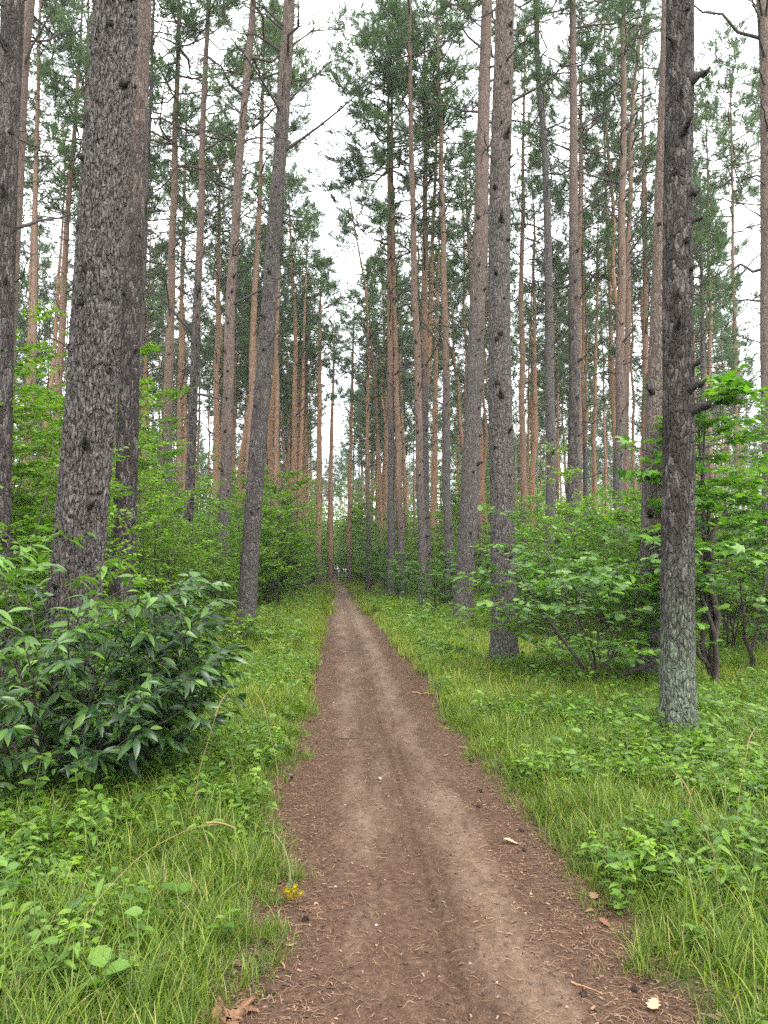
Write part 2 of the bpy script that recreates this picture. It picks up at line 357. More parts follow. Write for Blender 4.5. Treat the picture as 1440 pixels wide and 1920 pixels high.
# pines one can tell apart: key, x, y, [(lean x, height)], radius, orange bark from, lichen, dark patches, height, tier
PINES = [
 ('big', -2.234, 6.5, [(0.097, 1.77), (0.207, 3.75), (0.269, 6.11)], 0.199, 16, 0.1, 0.0, 27, 1),
 ('leftbehind', -3.015, 11.0, [(0.02, 2.34), (0.03, 5.79), (0.11, 9.81)], 0.154, 7, 0.0, 0.95, 27, 1),  # strong dark patches paint in the shade behind the widest trunk
 ('leftedge', -4.289, 10.0, [(-0.065, 4.66), (-0.069, 6.78), (-0.074, 8.98)], 0.170, 12, 0.0, 0.8, 27, 1),
 ('leftedge2', -6.535, 15.0, [(0.17, 7.29), (0.228, 10.52), (0.28, 12.73)], 0.186, 4, 0.0, 0.3, 27, 2),
 ('lthin1', -11.714, 30, [(-0.157, 11.41), (-0.221, 17.39), (-0.299, 23.98)], 0.167, 3, 0.0, 0.1, 27, 2),
 ('lthin2', -11.416, 31.5, [(0.107, 11.49), (0.301, 18.23), (0.568, 25.18)], 0.180, 5, 0.0, 0.0, 27, 2),
 ('lthin3', -10.485, 31.5, [(-0.12, 13.73), (-0.095, 21.69), (-0.078, 25.19)], 0.178, 4, 0.0, 0.0, 27, 2),
 ('lblack', -6.726, 26, [(-0.0, 7.97), (0.109, 14.44), (0.174, 18.25)], 0.105, 30, 0.0, 0.5, 27, 2),
 ('l5', -6.166, 28, [(-0.051, 6.53), (0.008, 14.45), (0.07, 22.71)], 0.198, 7, 0.0, 0.3, 27, 2),
 ('l5b', -7.360, 36, [(-0.071, 9.22), (-0.06, 18.17), (-0.029, 23.42)], 0.165, 5, 0.0, 0.1, 24, 2),
 ('l4', -4.919, 25, [(0.074, 3.41), (0.19, 9.51), (0.465, 20.48)], 0.167, 10, 0.0, 0.75, 27, 2),
 ('l6', -5.880, 37, [(-0.068, 9.46), (-0.052, 18.68), (-0.002, 24.09)], 0.177, 2, 0.0, 0.0, 24, 2),
 ('l3', -3.340, 22, [(0.107, 3.94), (0.217, 10.14), (0.702, 18.26)], 0.174, 5, 0.05, 0.1, 27, 1),
 ('l7', -3.879, 33.5, [(0.041, 9.9), (0.327, 19.55), (0.843, 27.06)], 0.194, 3, 0.0, 0.0, 27, 2),
 ('lean', -1.979, 16.5, [(0.172, 3.33), (0.418, 6.81), (0.625, 10.4), (0.815, 14.1)], 0.189, 11.5, 0.1, 0.45, 27, 1),
 ('l8', -2.747, 33.5, [(-0.028, 7.56), (-0.05, 14.7), (-0.097, 24.54)], 0.125, 3, 0.0, 0.2, 27, 3),
 ('l9', -2.480, 43, [(-0.021, 6.29), (-0.064, 15.37), (-0.556, 23.77)], 0.192, 4.5, 0.0, 0.2, 24, 2),
 ('l10', -2.526, 60, [(-0.169, 12.38), (-0.158, 22.59)], 0.239, 2, 0.0, 0.0, 24, 3),
 ('l11', -1.490, 55, [(-0.019, 9.56), (0.026, 21.65)], 0.256, 2, 0.0, 0.0, 24, 3),
 ('l12', -0.894, 70, [(0.124, 14.22), (0.38, 22.15)], 0.275, 1, 0.0, 0.0, 24, 3),
 ('c1', 0.737, 62, [(0.059, 8.44), (0.367, 21.59)], 0.202, 2, 0.0, 0.0, 24, 3),
 ('c2', 1.538, 42, [(-0.007, 4.75), (0.014, 10.63), (-0.054, 16.64), (-0.926, 21.19)], 0.130, 6, 0.0, 0.2, 24, 2),
 ('c3', 3.073, 55, [(-0.23, 7.67), (-0.541, 13.47), (-1.09, 20.93)], 0.171, 2, 0.0, 0.0, 24, 3),
 ('c4', 2.217, 33.5, [(0.003, 5.26), (-0.062, 14.81), (-0.202, 27.28)], 0.165, 9, 0.0, 0.2, 27, 2),
 ('c5', 2.656, 33.5, [(-0.085, 5.26), (-0.31, 14.81), (-0.69, 27.28)], 0.165, 3.6, 0.0, 0.0, 27, 1),
 ('c6', 2.779, 26, [(-0.024, 3.52), (-0.187, 9.97), (-0.419, 21.54)], 0.147, 4.6, 0.1, 0.0, 27, 1),
 ('c7', 3.767, 33.5, [(-0.041, 7.63), (-0.005, 17.3), (0.106, 27.36)], 0.209, 10, 0.0, 0.5, 27, 1),
 ('c8', 4.389, 31, [(-0.051, 6.09), (-0.133, 15.0), (-0.395, 25.45)], 0.183, 9, 0.05, 0.1, 27, 1),
 ('c9', 5.437, 45, [(0.139, 9.74), (0.409, 19.44)], 0.205, 2, 0.0, 0.0, 24, 3),
 ('thick', 3.241, 20.5, [(0.226, 3.38), (0.541, 9.7), (0.85, 17.4)], 0.250, 9, 0.1, 0.15, 28, 1),
 ('front', 2.387, 11.2, [(-0.013, 2.37), (-0.028, 4.76), (0.019, 7.65), (0.121, 10.2)], 0.178, 8.5, 0.25, 0.05, 28, 1),
 ('r1', 8.090, 33.5, [(-0.035, 6.48), (0.024, 14.94), (0.3, 24.99)], 0.165, 3.2, 0.0, 0.2, 27, 2),
 ('r1b', 14.633, 58, [(0.085, 12.2), (0.088, 24.79)], 0.229, 1, 0.0, 0.0, 24, 3),
 ('r2', 6.482, 24, [(0.227, 5.93), (0.237, 11.15), (0.093, 15.61), (-0.09, 20.19)], 0.169, 20, 0.05, 0.0, 27, 1),
 ('r3', 6.410, 21.5, [(0.16, 3.95), (0.375, 10.96), (0.44, 18.29)], 0.177, 10, 0.0, 0.7, 27, 1),
 ('r3b', 9.316, 30, [(0.109, 4.92), (0.331, 13.59), (0.519, 20.33)], 0.159, 5, 0.0, 0.0, 24, 2),
 ('r4', 12.211, 38, [(0.054, 5.83), (0.123, 14.03), (0.25, 22.48)], 0.128, 9, 0.0, 0.4, 24, 3),
 ('r5', 14.581, 44, [(0.22, 8.08), (0.592, 17.32)], 0.155, 3, 0.0, 0.1, 24, 3),
 ('r6', 9.124, 25, [(0.132, 5.25), (0.363, 11.61), (0.647, 21.1)], 0.181, 7, 0.0, 0.1, 27, 1),
 ('r6b', 10.463, 28, [(0.19, 6.7), (0.499, 14.91), (0.745, 20.22), (1.371, 23.49)], 0.142, 3, 0.0, 0.0, 27, 2),
 ('r7', 13.529, 33.5, [(0.141, 7.73), (0.28, 17.57), (0.389, 25.21)], 0.183, 4, 0.0, 0.0, 27, 2),
 ('right', 2.836, 6.45, [(0.044, 1.78), (0.1, 3.64), (0.199, 6.58)], 0.133, 17, 1.0, 0.85, 27, 1),
 ('rightbehind', 3.865, 9.6, [(0.097, 2.26), (0.279, 5.04), (0.431, 7.57), (0.514, 9.05)], 0.135, 3.3, 0.1, 0.1, 27, 1),
 ('r8', 12.508, 26, [(0.153, 6.36), (0.264, 14.02), (0.314, 18.37)], 0.129, 20, 0.0, 0.3, 15, 2),
 ('r9', 15.785, 30, [(0.112, 6.04), (0.275, 13.74)], 0.106, 5, 0.0, 0.3, 24, 3),
 ('r10', 16.715, 34, [(0.141, 7.86), (0.318, 15.34)], 0.124, 4, 0.0, 0.2, 24, 3),
 ('redge', 7.947, 14, [(0.156, 5.15), (0.275, 9.34), (0.283, 12.6)], 0.156, 3.0, 0.0, 0.2, 27, 2),
]

# ------------------------------------------------------------------ ground and path
def path_c(y):
    return np.interp(y, [0, 12, 30, 57, 80, 100, 130, 200], [.40, .37, .22, 0.0, -.25, -.9, -3.2, -12])

def path_hw(y):
    return np.interp(y, [0, 3, 6, 12, 57, 200], [.66, .66, .71, .66, .62, .6])

def edge_n(x, y):
    return .07 * vnoise(y * 1.1, np.sign(x) * 5.0) + .07 * vnoise(y * 3.7 + 40, np.sign(x) * 3.0) + .05 * vnoise(y * 11 + 9, np.sign(x) * 7.0)

def side_d(x, y):
    """distance outside the path edge (negative on the path)"""
    u = x - path_c(y)
    return np.abs(u) - path_hw(y) - edge_n(u, y)

def ground_z(x, y):
    d = side_d(x, y)
    lip = -.035 + .06 * sstep(-.12, .22, d) + .015 * fbm(x * 2.1, y * 2.1, 0, 3) * sstep(-.05, .3, d)
    far = .06 * fbm(x * .11, y * .11, 3.0, 3) * sstep(1.0, 6.0, d)
    return lip + far + .3 * sstep(120, 260, y)

def geo_axis(start, first, growth, end):
    a = [start]; s = first
    while a[-1] < end:
        a.append(a[-1] + s); s *= growth
    return np.array(a)

ys = np.concatenate([[-30, -15, -8, -4, -2, 0], geo_axis(1.0, .05, 1.0155, 300)])
xr = geo_axis(1.6, .05, 1.07, 300); xl = -geo_axis(.9, .05, 1.07, 300)[::-1]
xs = np.concatenate([xl, np.arange(-.86, 1.59, .05), xr])
X, Y = np.meshgrid(xs, ys); Z = ground_z(X, Y)
nx, ny = len(xs), len(ys)
i = (np.arange(ny - 1)[:, None] * nx + np.arange(nx - 1)[None, :])
Fq = np.stack([i, i + 1, i + nx + 1, i + nx], -1).reshape(-1, 4)

def ground_mat():
    m, nt, N, L = new_mat('forest_floor')
    tc = N.new('ShaderNodeTexCoord'); v = tc.outputs['Object']
    a = noise(N, L, v, 2.5, 6, .6); b = noise(N, L, v, 45, 5, .7); c = noise(N, L, v, .5, 3, .5)
    moss = ramp(N, [(.3, (.04, .075, .014)), (.55, (.075, .13, .022)), (.8, (.14, .17, .04))]); L.new(b, moss.inputs['Fac'])
    soil = ramp(N, [(.3, (.04, .026, .018)), (.55, (.09, .06, .04)), (.8, (.17, .12, .08))]); L.new(b, soil.inputs['Fac'])
    f = N.new('ShaderNodeMapRange'); f.inputs['From Min'].default_value = .52; f.inputs['From Max'].default_value = .66
    L.new(math_node(N, L, 'ADD', math_node(N, L, 'MULTIPLY', a, .6), math_node(N, L, 'MULTIPLY', c, .4)), f.inputs['Value'])
    at = N.new('ShaderNodeAttribute'); at.attribute_name = 'verge'
    f2 = math_node(N, L, 'MAXIMUM', f.outputs[0], math_node(N, L, 'SUBTRACT', 1.0, at.outputs['Fac']))
    col = mixc(N, L, f2, moss.outputs[0], soil.outputs[0])
    p = N.new('ShaderNodeBsdfPrincipled'); p.inputs['Roughness'].default_value = .95; p.inputs['Specular IOR Level'].default_value = .1
    L.new(col, p.inputs['Base Color'])
    bm = N.new('ShaderNodeBump'); bm.inputs['Strength'].default_value = .8; bm.inputs['Distance'].default_value = .03
    L.new(b, bm.inputs['Height']); L.new(bm.outputs[0], p.inputs['Normal'])
    o = N.new('ShaderNodeOutputMaterial'); L.new(p.outputs[0], o.inputs['Surface'])
    return m

g = add('ground', mesh_data('ground', np.stack([X, Y, Z], -1).reshape(-1, 3), [Fq], [ground_mat()], True,
        {'verge': sstep(.05, .3, side_d(X, Y)).ravel()}))
tag(g, 'green mossy forest floor on both sides of the path', kind='structure')

# path strip
py = np.concatenate([np.arange(1.0, 9, .022), geo_axis(9.0, .025, 1.02, 150)])
pu = np.concatenate([np.linspace(-1.25, -.8, 10)[:-1], np.arange(-.8, .81, .018), np.linspace(.82, 1.25, 10)])
U, PY = np.meshgrid(pu, py); PX = U + path_c(PY)
def track(y, u0, amp, ph):
    return u0 + .5 * amp * np.sin(y * .55 + ph) + amp * .2 * np.sin(y * 1.3 + 2 * ph)
def path_height(U, Y):
    z = .006 * fbm(U * 4, Y * 2.2, 1, 3) + .0035 * fbm(U * 22, Y * 22, 5, 2) - .012 * np.exp(-((U - .02) / .35) ** 2)
    near = sstep(40, 8, Y)
    for u0, amp, ph, w, dp in ((.02, .045, .4, .026, .024), (.12, .05, 2.0, .022, .018), (-.22, .09, 4.0, .025, .011), (.3, .07, 5.2, .025, .011), (-.05, .12, 1.1, .018, .009)):
        c = track(Y, u0, amp, ph)
        s = (U - c) / w
        z = z + near * .65 * dp * (-np.exp(-s * s) + .45 * np.exp(-(np.abs(s) - 1.7) ** 2 * 2)) * (1 + .5 * vnoise(Y * 3, ph * 7))
        z = z + near * dp * .25 * np.exp(-s * s) * np.sin(Y * 170)
    z = z - .12 * sstep(.95, 1.25, np.abs(U))
    return z
PZ = path_height(U, PY)
packed = .85 * np.exp(-((U - .26 - .05 * vnoise(PY * .4, 1)) / .17) ** 2) + .6 * np.exp(-((U + .27 + .06 * vnoise(PY * .5, 7)) / .2) ** 2) + .25 * np.exp(-(U / .5) ** 2)
packed = packed * .78 * (.75 + .35 * fbm(U * 3, PY * .8, 9, 3)) + .55 * sstep(6, 30, PY)
nx, ny = len(pu), len(py)
i = (np.arange(ny - 1)[:, None] * nx + np.arange(nx - 1)[None, :])
Fq = np.stack([i, i + 1, i + nx + 1, i + nx], -1).reshape(-1, 4)

def path_mat():
    m, nt, N, L = new_mat('path_earth')
    tc = N.new('ShaderNodeTexCoord'); v = tc.outputs['Object']
    st = N.new('ShaderNodeMapping'); st.inputs['Scale'].default_value = (1, .35, 1); L.new(v, st.inputs['Vector'])
    a = noise(N, L, st.outputs[0], 7, 6, .65); b = noise(N, L, v, 130, 5, .75); c = noise(N, L, v, 28, 6, .7)
    at = N.new('ShaderNodeAttribute'); at.attribute_name = 'packed'
    s = math_node(N, L, 'ADD', math_node(N, L, 'MULTIPLY', b, .6), math_node(N, L, 'MULTIPLY', c, .45))
    litter = ramp(N, [(.34, (.02, .011, .007)), (.48, (.055, .031, .019)), (.6, (.104, .06, .037)), (.74, (.19, .118, .076))]); L.new(s, litter.inputs['Fac'])
    dust = ramp(N, [(.32, (.085, .055, .036)), (.5, (.155, .106, .072)), (.64, (.215, .153, .109)), (.78, (.3, .225, .168))]); L.new(s, dust.inputs['Fac'])
    f = N.new('ShaderNodeMapRange'); f.inputs['From Min'].default_value = .3; f.inputs['From Max'].default_value = 1.0
    L.new(math_node(N, L, 'ADD', at.outputs['Fac'], math_node(N, L, 'MULTIPLY', math_node(N, L, 'SUBTRACT', a, .5), 1.3)), f.inputs['Value'])
    col = mixc(N, L, f.outputs[0], litter.outputs[0], dust.outputs[0])
    # pale grit patches
    gp = N.new('ShaderNodeMapRange'); gp.inputs['From Min'].default_value = .66; gp.inputs['From Max'].default_value = .74
    L.new(noise(N, L, st.outputs[0], 3.2, 5, .7), gp.inputs['Value'])
    col = mixc(N, L, math_node(N, L, 'MULTIPLY', gp.outputs[0], .5), col, (.24, .21, .19))
    p = N.new('ShaderNodeBsdfPrincipled'); p.inputs['Roughness'].default_value = .9; p.inputs['Specular IOR Level'].default_value = .15
    L.new(col, p.inputs['Base Color'])
    bm = N.new('ShaderNodeBump'); bm.inputs['Strength'].default_value = .7; bm.inputs['Distance'].default_value = .006
    L.new(s, bm.inputs['Height']); L.new(bm.outputs[0], p.inputs['Normal'])
    o = N.new('ShaderNodeOutputMaterial'); L.new(p.outputs[0], o.inputs['Surface'])
    return m
p = add('path', mesh_data('path', np.stack([PX, PY, PZ], -1).reshape(-1, 3), [Fq], [path_mat()], True, {'packed': packed.ravel()}))
tag(p, 'reddish brown dirt path with tyre tracks running straight into the forest', kind='structure')

def surf_z(x, y):
    x = np.asarray(x, float); y = np.asarray(y, float)
    u = x - path_c(y)
    pz = np.where(np.abs(u) < 1.2, path_height(u, y), -9)
    return np.maximum(pz, ground_z(x, y))

# ------------------------------------------------------------------ pines
def rot_z(a):
    c, s = math.cos(a), math.sin(a); return np.array([[c, -s, 0], [s, c, 0], [0, 0, 1.0]])

def axis_fn(pts, H, rng, wob=.03):
    """smooth trunk axis x(z), y(z) from a few waypoints"""
    z = [0.0] + [q[1] for q in pts if q[1] < H]; x = [0.0] + [q[0] for q in pts if q[1] < H]
    sl = (x[-1] - x[-2]) / max(z[-1] - z[-2], .1) if len(z) > 1 else 0
    z.append(max(H, z[-1] + .5)); x.append(x[-1] + .6 * sl * (z[-1] - z[-2]))
    zz = np.linspace(0, H, 160); xx = np.interp(zz, z, x)
    k = np.hanning(23); k /= k.sum()
    pad = np.concatenate([2 * xx[0] - xx[1:12][::-1], xx, 2 * xx[-1] - xx[-12:-1][::-1]])
    xs_ = np.convolve(pad, k, 'valid')
    xs_ = xs_ - xs_[0]
    o = rng.random() * 99
    xw = wob * vnoise(zz * .45, o) * sstep(.5, 3, zz); yw = wob * 1.5 * vnoise(zz * .35, o + 7) * sstep(.5, 3, zz)
    return lambda q: np.stack([np.interp(q, zz, xs_ + xw), np.interp(q, zz, yw)], -1)

def radius_fn(rbh, H):
    return lambda z: np.maximum(rbh * (np.clip(1 - z / H, 0.002, 1) / (1 - 1.3 / H)) ** .62, .012) * (1 + .42 * np.exp(-z / .2) + .08 * np.exp(-z / .8))

def trunk_mesh(ax, rad, H, nseg, zs, bark=0.0, seed=0, cw=.05, ch=.15):
    th = np.arange(nseg) * TAU / nseg
    c = ax(zs); r = rad(zs)
    TH, ZZ = np.meshgrid(th, zs)
    RR = np.repeat(r[:, None], nseg, 1)
    RR = RR * (1 + .035 * vnoise(np.cos(TH) * 1.6 + seed, np.sin(TH) * 1.6, ZZ * .5) + .05 * np.exp(-ZZ / .25) * np.sin(TH * 5 + seed))
    if bark:
        fade = sstep(zs.max(), zs.max() * .6, ZZ)
        wx = np.cos(TH) * 3; wy = np.sin(TH) * 3
        def plates(cw, ch, sd):
            nU = max(8, int(round(TAU * rad(np.array([1.5]))[0] / cw)))
            u = TH / TAU * nU + .6 * vnoise(wx * 1.3, wy * 1.3, ZZ * 4 + sd) + .3 * vnoise(wx * 4, wy * 4, ZZ * 12 + sd)
            v = ZZ / ch + .6 * vnoise(wx * 2, wy * 2, ZZ * 3 + sd + 31)
            iu, iv = np.floor(u), np.floor(v)
            f1 = np.full(u.shape, 9.0); f2 = np.full(u.shape, 9.0); cid = np.zeros(u.shape)
            for a in (-1, 0, 1):
                for b in (-1, 0, 1):
                    ju = np.mod(iu + a, nU); jv = iv + b
                    h1, h2, h3 = [hash3(ju, jv, np.full(u.shape, sd + q)) for q in (1, 2, 3)]
                    d = np.hypot((iu + a + .15 + .7 * h1) - u, ((jv + .1 + .8 * h2) - v))
                    nf = d < f1
                    f2 = np.where(nf, f1, np.minimum(f2, d)); cid = np.where(nf, h3, cid); f1 = np.where(nf, d, f1)
            return sstep(.0, .28, f2 - f1) * (.75 + .5 * cid)
        disp = .75 * plates(cw, ch, seed) + .3 * plates(cw * .8, ch * .3, seed + 50) + .25 * vnoise(wx * 12, wy * 12, ZZ * 30)
        RR = RR + bark * (disp - .7) * (.45 + .55 * fade)
    V = np.stack([c[:, 0][:, None] + RR * np.cos(TH), c[:, 1][:, None] + RR * np.sin(TH), ZZ], -1).reshape(-1, 3)
    n = len(zs)
    i = np.arange(n - 1)[:, None] * nseg + np.arange(nseg)[None, :]
    j = np.arange(n - 1)[:, None] * nseg + (np.arange(nseg)[None, :] + 1) % nseg
    return V, np.stack([i, j, j + nseg, i + nseg], -1).reshape(-1, 4)

def tuft_template(rng, n=27, ln=.22):
    """bottle brush of needles round a twig tip along +x"""
    V, F = [], []
    for k in range(n):
        t = (k + rng.random()) / n
        a = rng.random() * TAU; el = .5 + .75 * rng.random() - .5 * t
        d = np.array([math.cos(el), math.sin(el) * math.cos(a), math.sin(el) * math.sin(a)])
        s = unit(np.cross(d, rng.normal(size=3)))
        b = np.array([t * ln, 0, 0]); l = .10 + .05 * rng.random()
        m = len(V)
        V += [b - s * .0055, b + s * .0055, b + d * l]
        F.append((m, m + 1, m + 2))
    return np.array(V), np.array(F)

def make_crown(seed, L=10.0, Rmax=2.6, dens=1.0, low_sparse=True):
    rng = np.random.default_rng(seed)
    polys, rads, tp, td = [], [], [], []
    z = .2
    while z < L - .25:
        f = z / L
        prof = (math.sin(math.pi * min(1, .25 + .75 * f) ** .95) ** .7) * (1 - .15 * f)
        nb = int(rng.integers(2, 4) + (1 if f > .4 else 0))
        a0 = rng.random() * TAU
        for k in range(nb):
            if rng.random() > (.15 + 1.15 * f) * dens: continue
            l = max(.35, Rmax * prof * (.6 + .6 * rng.random()))
            a = a0 + k * TAU / nb + rng.normal() * .35
            el = .05 + .75 * f + rng.normal() * .15
            n = 6; s = np.linspace(0, 1, n)
            h = s * l * math.cos(el); v = l * (s * math.sin(el) * .8 + .22 * s ** 2 - .12 * np.sin(s * 3))
            da = a + rng.normal() * .35 * s ** 2
            p = np.stack([h * np.cos(da), h * np.sin(da), z + v], -1)
            p[1:] += rng.normal(size=(n - 1, 3)) * .035 * l
            polys.append(p); rads.append(np.linspace(.014 + .011 * l, .006, n))
            nt = int(3 + 3.1 * l)
            for q in range(nt):
                t = .5 + .5 * (q + rng.random()) / nt
                if rng.random() < .12: continue
                b = np.array([np.interp(t, s, p[:, i]) for i in range(3)])
                out = unit(p[-1] - p[0])
                dr = unit(out * .7 + rng.normal(size=3) * .55 + np.array([0, 0, .35]))
                tl = (.2 + .45 * rng.random()) * (1.15 - .5 * t) * (.6 + .25 * l)
                e = b + dr * tl
                mid = (b + e) / 2 + rng.normal(size=3) * .04
                polys.append(np.array([b, mid, e])); rads.append(np.array([.007, .005, .003]))
                for w in range(int(4 + 5.5 * tl)):
                    tt = .45 + .55 * rng.random()
                    tp.append(b + (e - b) * tt + rng.normal(size=3) * .07); td.append(unit(dr + rng.normal(size=3) * .6 + np.array([0, 0, .35])))
        z += .42 + .3 * rng.random()
    tp, td = np.array(tp), np.array(td)
    V, F, T, off = [], [], [], 0
    tm = [tuft_template(rng) for _ in range(4)]
    idx = rng.integers(0, 4, len(tp))
    for k, (tv, tf) in enumerate(tm):
        P, D = tp[idx == k], td[idx == k]
        ref = unit(rng.normal(size=P.shape)); Yv = unit(np.cross(D, ref)); Zv = np.cross(D, Yv)
        Mx = np.stack([D, Yv, Zv], 1) * (1.0 + .5 * rng.random(len(P)))[:, None, None]
        vv = np.einsum('ti,nij->ntj', tv, Mx) + P[:, None, :]
        V.append(vv.reshape(-1, 3)); F.append((tf[None] + (np.arange(len(P)) * len(tv))[:, None, None]).reshape(-1, 3) + off)
        cl = .5 + .5 * vnoise(P[:, 0] * 1.1, P[:, 1] * 1.1, P[:, 2] * 1.1)
        T.append(np.repeat(np.clip(.25 + .5 * cl + .3 * (rng.random(len(P)) - .5), 0, 1), len(tv))); off += len(P) * len(tv)
    foliage = mesh_data('crown', np.concatenate(V), [np.concatenate(F)], [M['needle']], False, {'tint': np.concatenate(T)})
    bv, bf = tubes(polys, rads, 4)
    limbs = mesh_data('limbs', bv, [bf], [M['limb']], True)
    return foliage, limbs

CROWN_L = 12.0
CROWNS = [make_crown(100 + k, CROWN_L, [2.7, 2.3, 3.0, 2.5, 2.1, 2.9][k], [1.1, 1.0, 1.15, .9, 1.1, 1.0][k]) for k in range(6)]

def dead_branch_poly(rng, l, rise):
    n = 6; s = np.linspace(0, 1, n)
    bend = rng.normal() * .25
    p = np.stack([s * l * math.cos(rise), l * bend * s ** 2, l * (math.sin(rise) * s + (.12 * rng.normal()) * s ** 2)], -1)
    p[1:] += rng.normal(size=(n - 1, 3)) * .025 * l
    P, Rr = [p], [np.linspace(.011 + .011 * l, .005, n)]
    for q in range(int(2 + 4 * l * rng.random() + l)):
        t = .3 + .65 * rng.random(); b = np.array([np.interp(t, s, p[:, i]) for i in range(3)])
        d = unit(np.array([.8, rng.choice([-1, 1]) * (.4 + .5 * rng.random()), .25 * rng.normal() + .1])); ll = l * (.15 + .35 * rng.random()) * (1.1 - t)
        P.append(np.array([b, b + d * ll * .5 + rng.normal(size=3) * .03, b + d * ll])); Rr.append(np.array([.008, .006, .004]))
    return P, Rr

DEAD = []
for k in range(12):
    rg = np.random.default_rng(300 + k)
    l = [.35, .5, .7, .9, 1.1, 1.3, 1.5, 1.8, .6, 1.0, 1.4, 2.0][k]
    P_, R_ = dead_branch_poly(rg, l, [.15, .3, -.1, .35, .5, .2, .45, .3, .6, .05, .6, .5][k])
    v, f = tubes(P_, R_, 5)
    DEAD.append(mesh_data('dead_branch', v, [f], [M['deadwood']], True))

STUBS = []
for k in range(5):
    rg = np.random.default_rng(500 + k)
    n = 7; s = np.linspace(0, 1, n); l = [.03, .05, .09, .12, .04][k]
    p = np.stack([-.02 + s * (l + .02), .012 * rg.normal(size=n) * s, .25 * l * s + .01 * rg.normal(size=n) * s], -1)
    r = np.interp(s, [0, .25, .5, .9, 1], [.042, .028, .017, .013, .004]) * (1 + .15 * rg.normal(size=n))
    v, f = tubes([p], [r], 9)
    v[:, 2] *= 1.35
    v += .003 * rg.normal(size=v.shape)
    STUBS.append(mesh_data('branch_stub', v, [f], [M['knot']], False))

PINE_LABEL = {
 'big': 'massive grey pine trunk at left, widest of all, rising behind the glossy dark-leaved bush',
 'leftbehind': 'grey-brown pine half hidden directly behind the right edge of the widest left trunk',
 'leftedge': 'dark blackish pine trunk cut by the left edge of the picture',
 'leftedge2': 'reddish brown pine peeking out beside the dark trunk on the left edge',
 'lthin1': 'slim straight orange pine just right of the dark left-edge trunk',
 'lthin2': 'slim orange pine leaning right, left of the widest grey trunk',
 'lthin3': 'very thin orange pine touching the left outline of the widest grey trunk up high',
 'lblack': 'thin blackish bare pine close to the right of the trunk behind the widest one',
 'l5': 'brown straight pine with many stubs, between the thin black pine and the dark leaning one',
 'l5b': 'thin pine standing just right of the straight brown stubby pine',
 'l4': 'dark-based slender pine leaning right, its lower trunk almost black, above the left thicket',
 'l6': 'bright orange thin pine seen behind and left of the salmon-brown pine',
 'l3': 'salmon-brown pine leaning right, left neighbour of the dark leaning pine by the verge',
 'l7': 'orange pine whose top meets the dark leaning pine left of the path',
 'lean': 'dark grey pine leaning to the right at the left verge, nearest the path there',
 'l8': 'thin far pine showing just right of the dark leaning pine',
 'l9': 'grey-based pine with orange bent top standing at the left grass edge far along the path',
 'l10': 'far thin orange pine left of the path between the bent-topped pine and the gap',
 'l11': 'far orange pine with stubs, closest to the sky gap on the left of the path',
 'l12': 'farthest thin orange pine beside the vanishing point, left of the path',
 'c1': 'far thin orange pine right above the end of the path',
 'c2': 'thin brown pine bending left at the top, right of the path end',
 'c3': 'far orange pine leaning left behind the bending thin brown pine',
 'c4': 'grey pine tightly behind the smooth orange pine right of the path',
 'c5': 'smooth orange pine with grey foot, first large trunk right of the path end',
 'c6': 'pale pinkish pine standing free in the right verge grass with its foot in view',
 'c7': 'dark knotty pine full of bare upswept branches behind the pale verge pine',
 'c8': 'straight grey-brown pine between the dark knotty pine and the thick grey one',
 'c9': 'thin far orange pine just right of the dark knotty pine',
 'thick': 'thick grey pine leaning right, half hidden left of the tall front verge pine',
 'front': 'tall grey knotty pine at the right verge, its dark foot behind oak leaves',
 'r1': 'slim orange pine with dark foot right of the tall front verge pine',
 'r1b': 'thin far orange pine right behind the slim one with a dark foot',
 'r2': 'slender grey pine curving left at the top, right of the tall front verge pine',
 'r3': 'dark brown-black pine rising from the middle of the oak thicket',
 'r3b': 'pale brown pine touching the right side of the dark thicket pine',
 'r4': 'thin dark reddish pine second to the right of the dark thicket pine',
 'r5': 'thin pale far pine third to the right of the dark thicket pine',
 'r6': 'orange-topped pine with grey lower trunk, left stem of the close pair at right',
 'r6b': 'thinner orange pine with kinked top, right stem of the close pair at right',
 'r7': 'slim brown pine between the close pair and the two big trunks at right',
 'right': 'dark flaky pine trunk at right with pale green lichen on its lower part',
 'rightbehind': 'reddish pine with black foot directly behind the lichen-covered trunk',
 'r8': 'thin young pine with low green crown right of the lichen-covered trunk',
 'r9': 'thin far pine behind the maple at the right edge',
 'r10': 'thin far pine between the young green-crowned pine and the maple',
 'redge': 'reddish pine trunk cut by the right edge of the picture',
}
KNOTS = {'big': 14, 'right': 16, 'front': 22, 'thick': 14, 'rightbehind': 9, 'leftbehind': 9, 'leftedge': 9, 'lean': 14, 'l3': 16, 'c6': 14, 'c5': 14, 'r2': 12, 'r3': 12, 'l5': 12, 'l4': 10, 'c8': 12, 'r6': 12, 'c7': 12}
HERO = {'big': (200, .012, .028, 6.6, .04, .24), 'right': (96, .014, .009, 7.6, .036, .1), 'front': (96, .02, .013, 11, .036, .13),
        'rightbehind': (60, .026, .005, 9.5, .035, .09), 'leftbehind': (64, .028, .007, 10, .04, .12), 'thick': (64, .035, .012, 14, .045, .15),
        'lean': (64, .03, .011, 12, .04, .15), 'leftedge': (56, .03, .007, 9, .045, .13)}

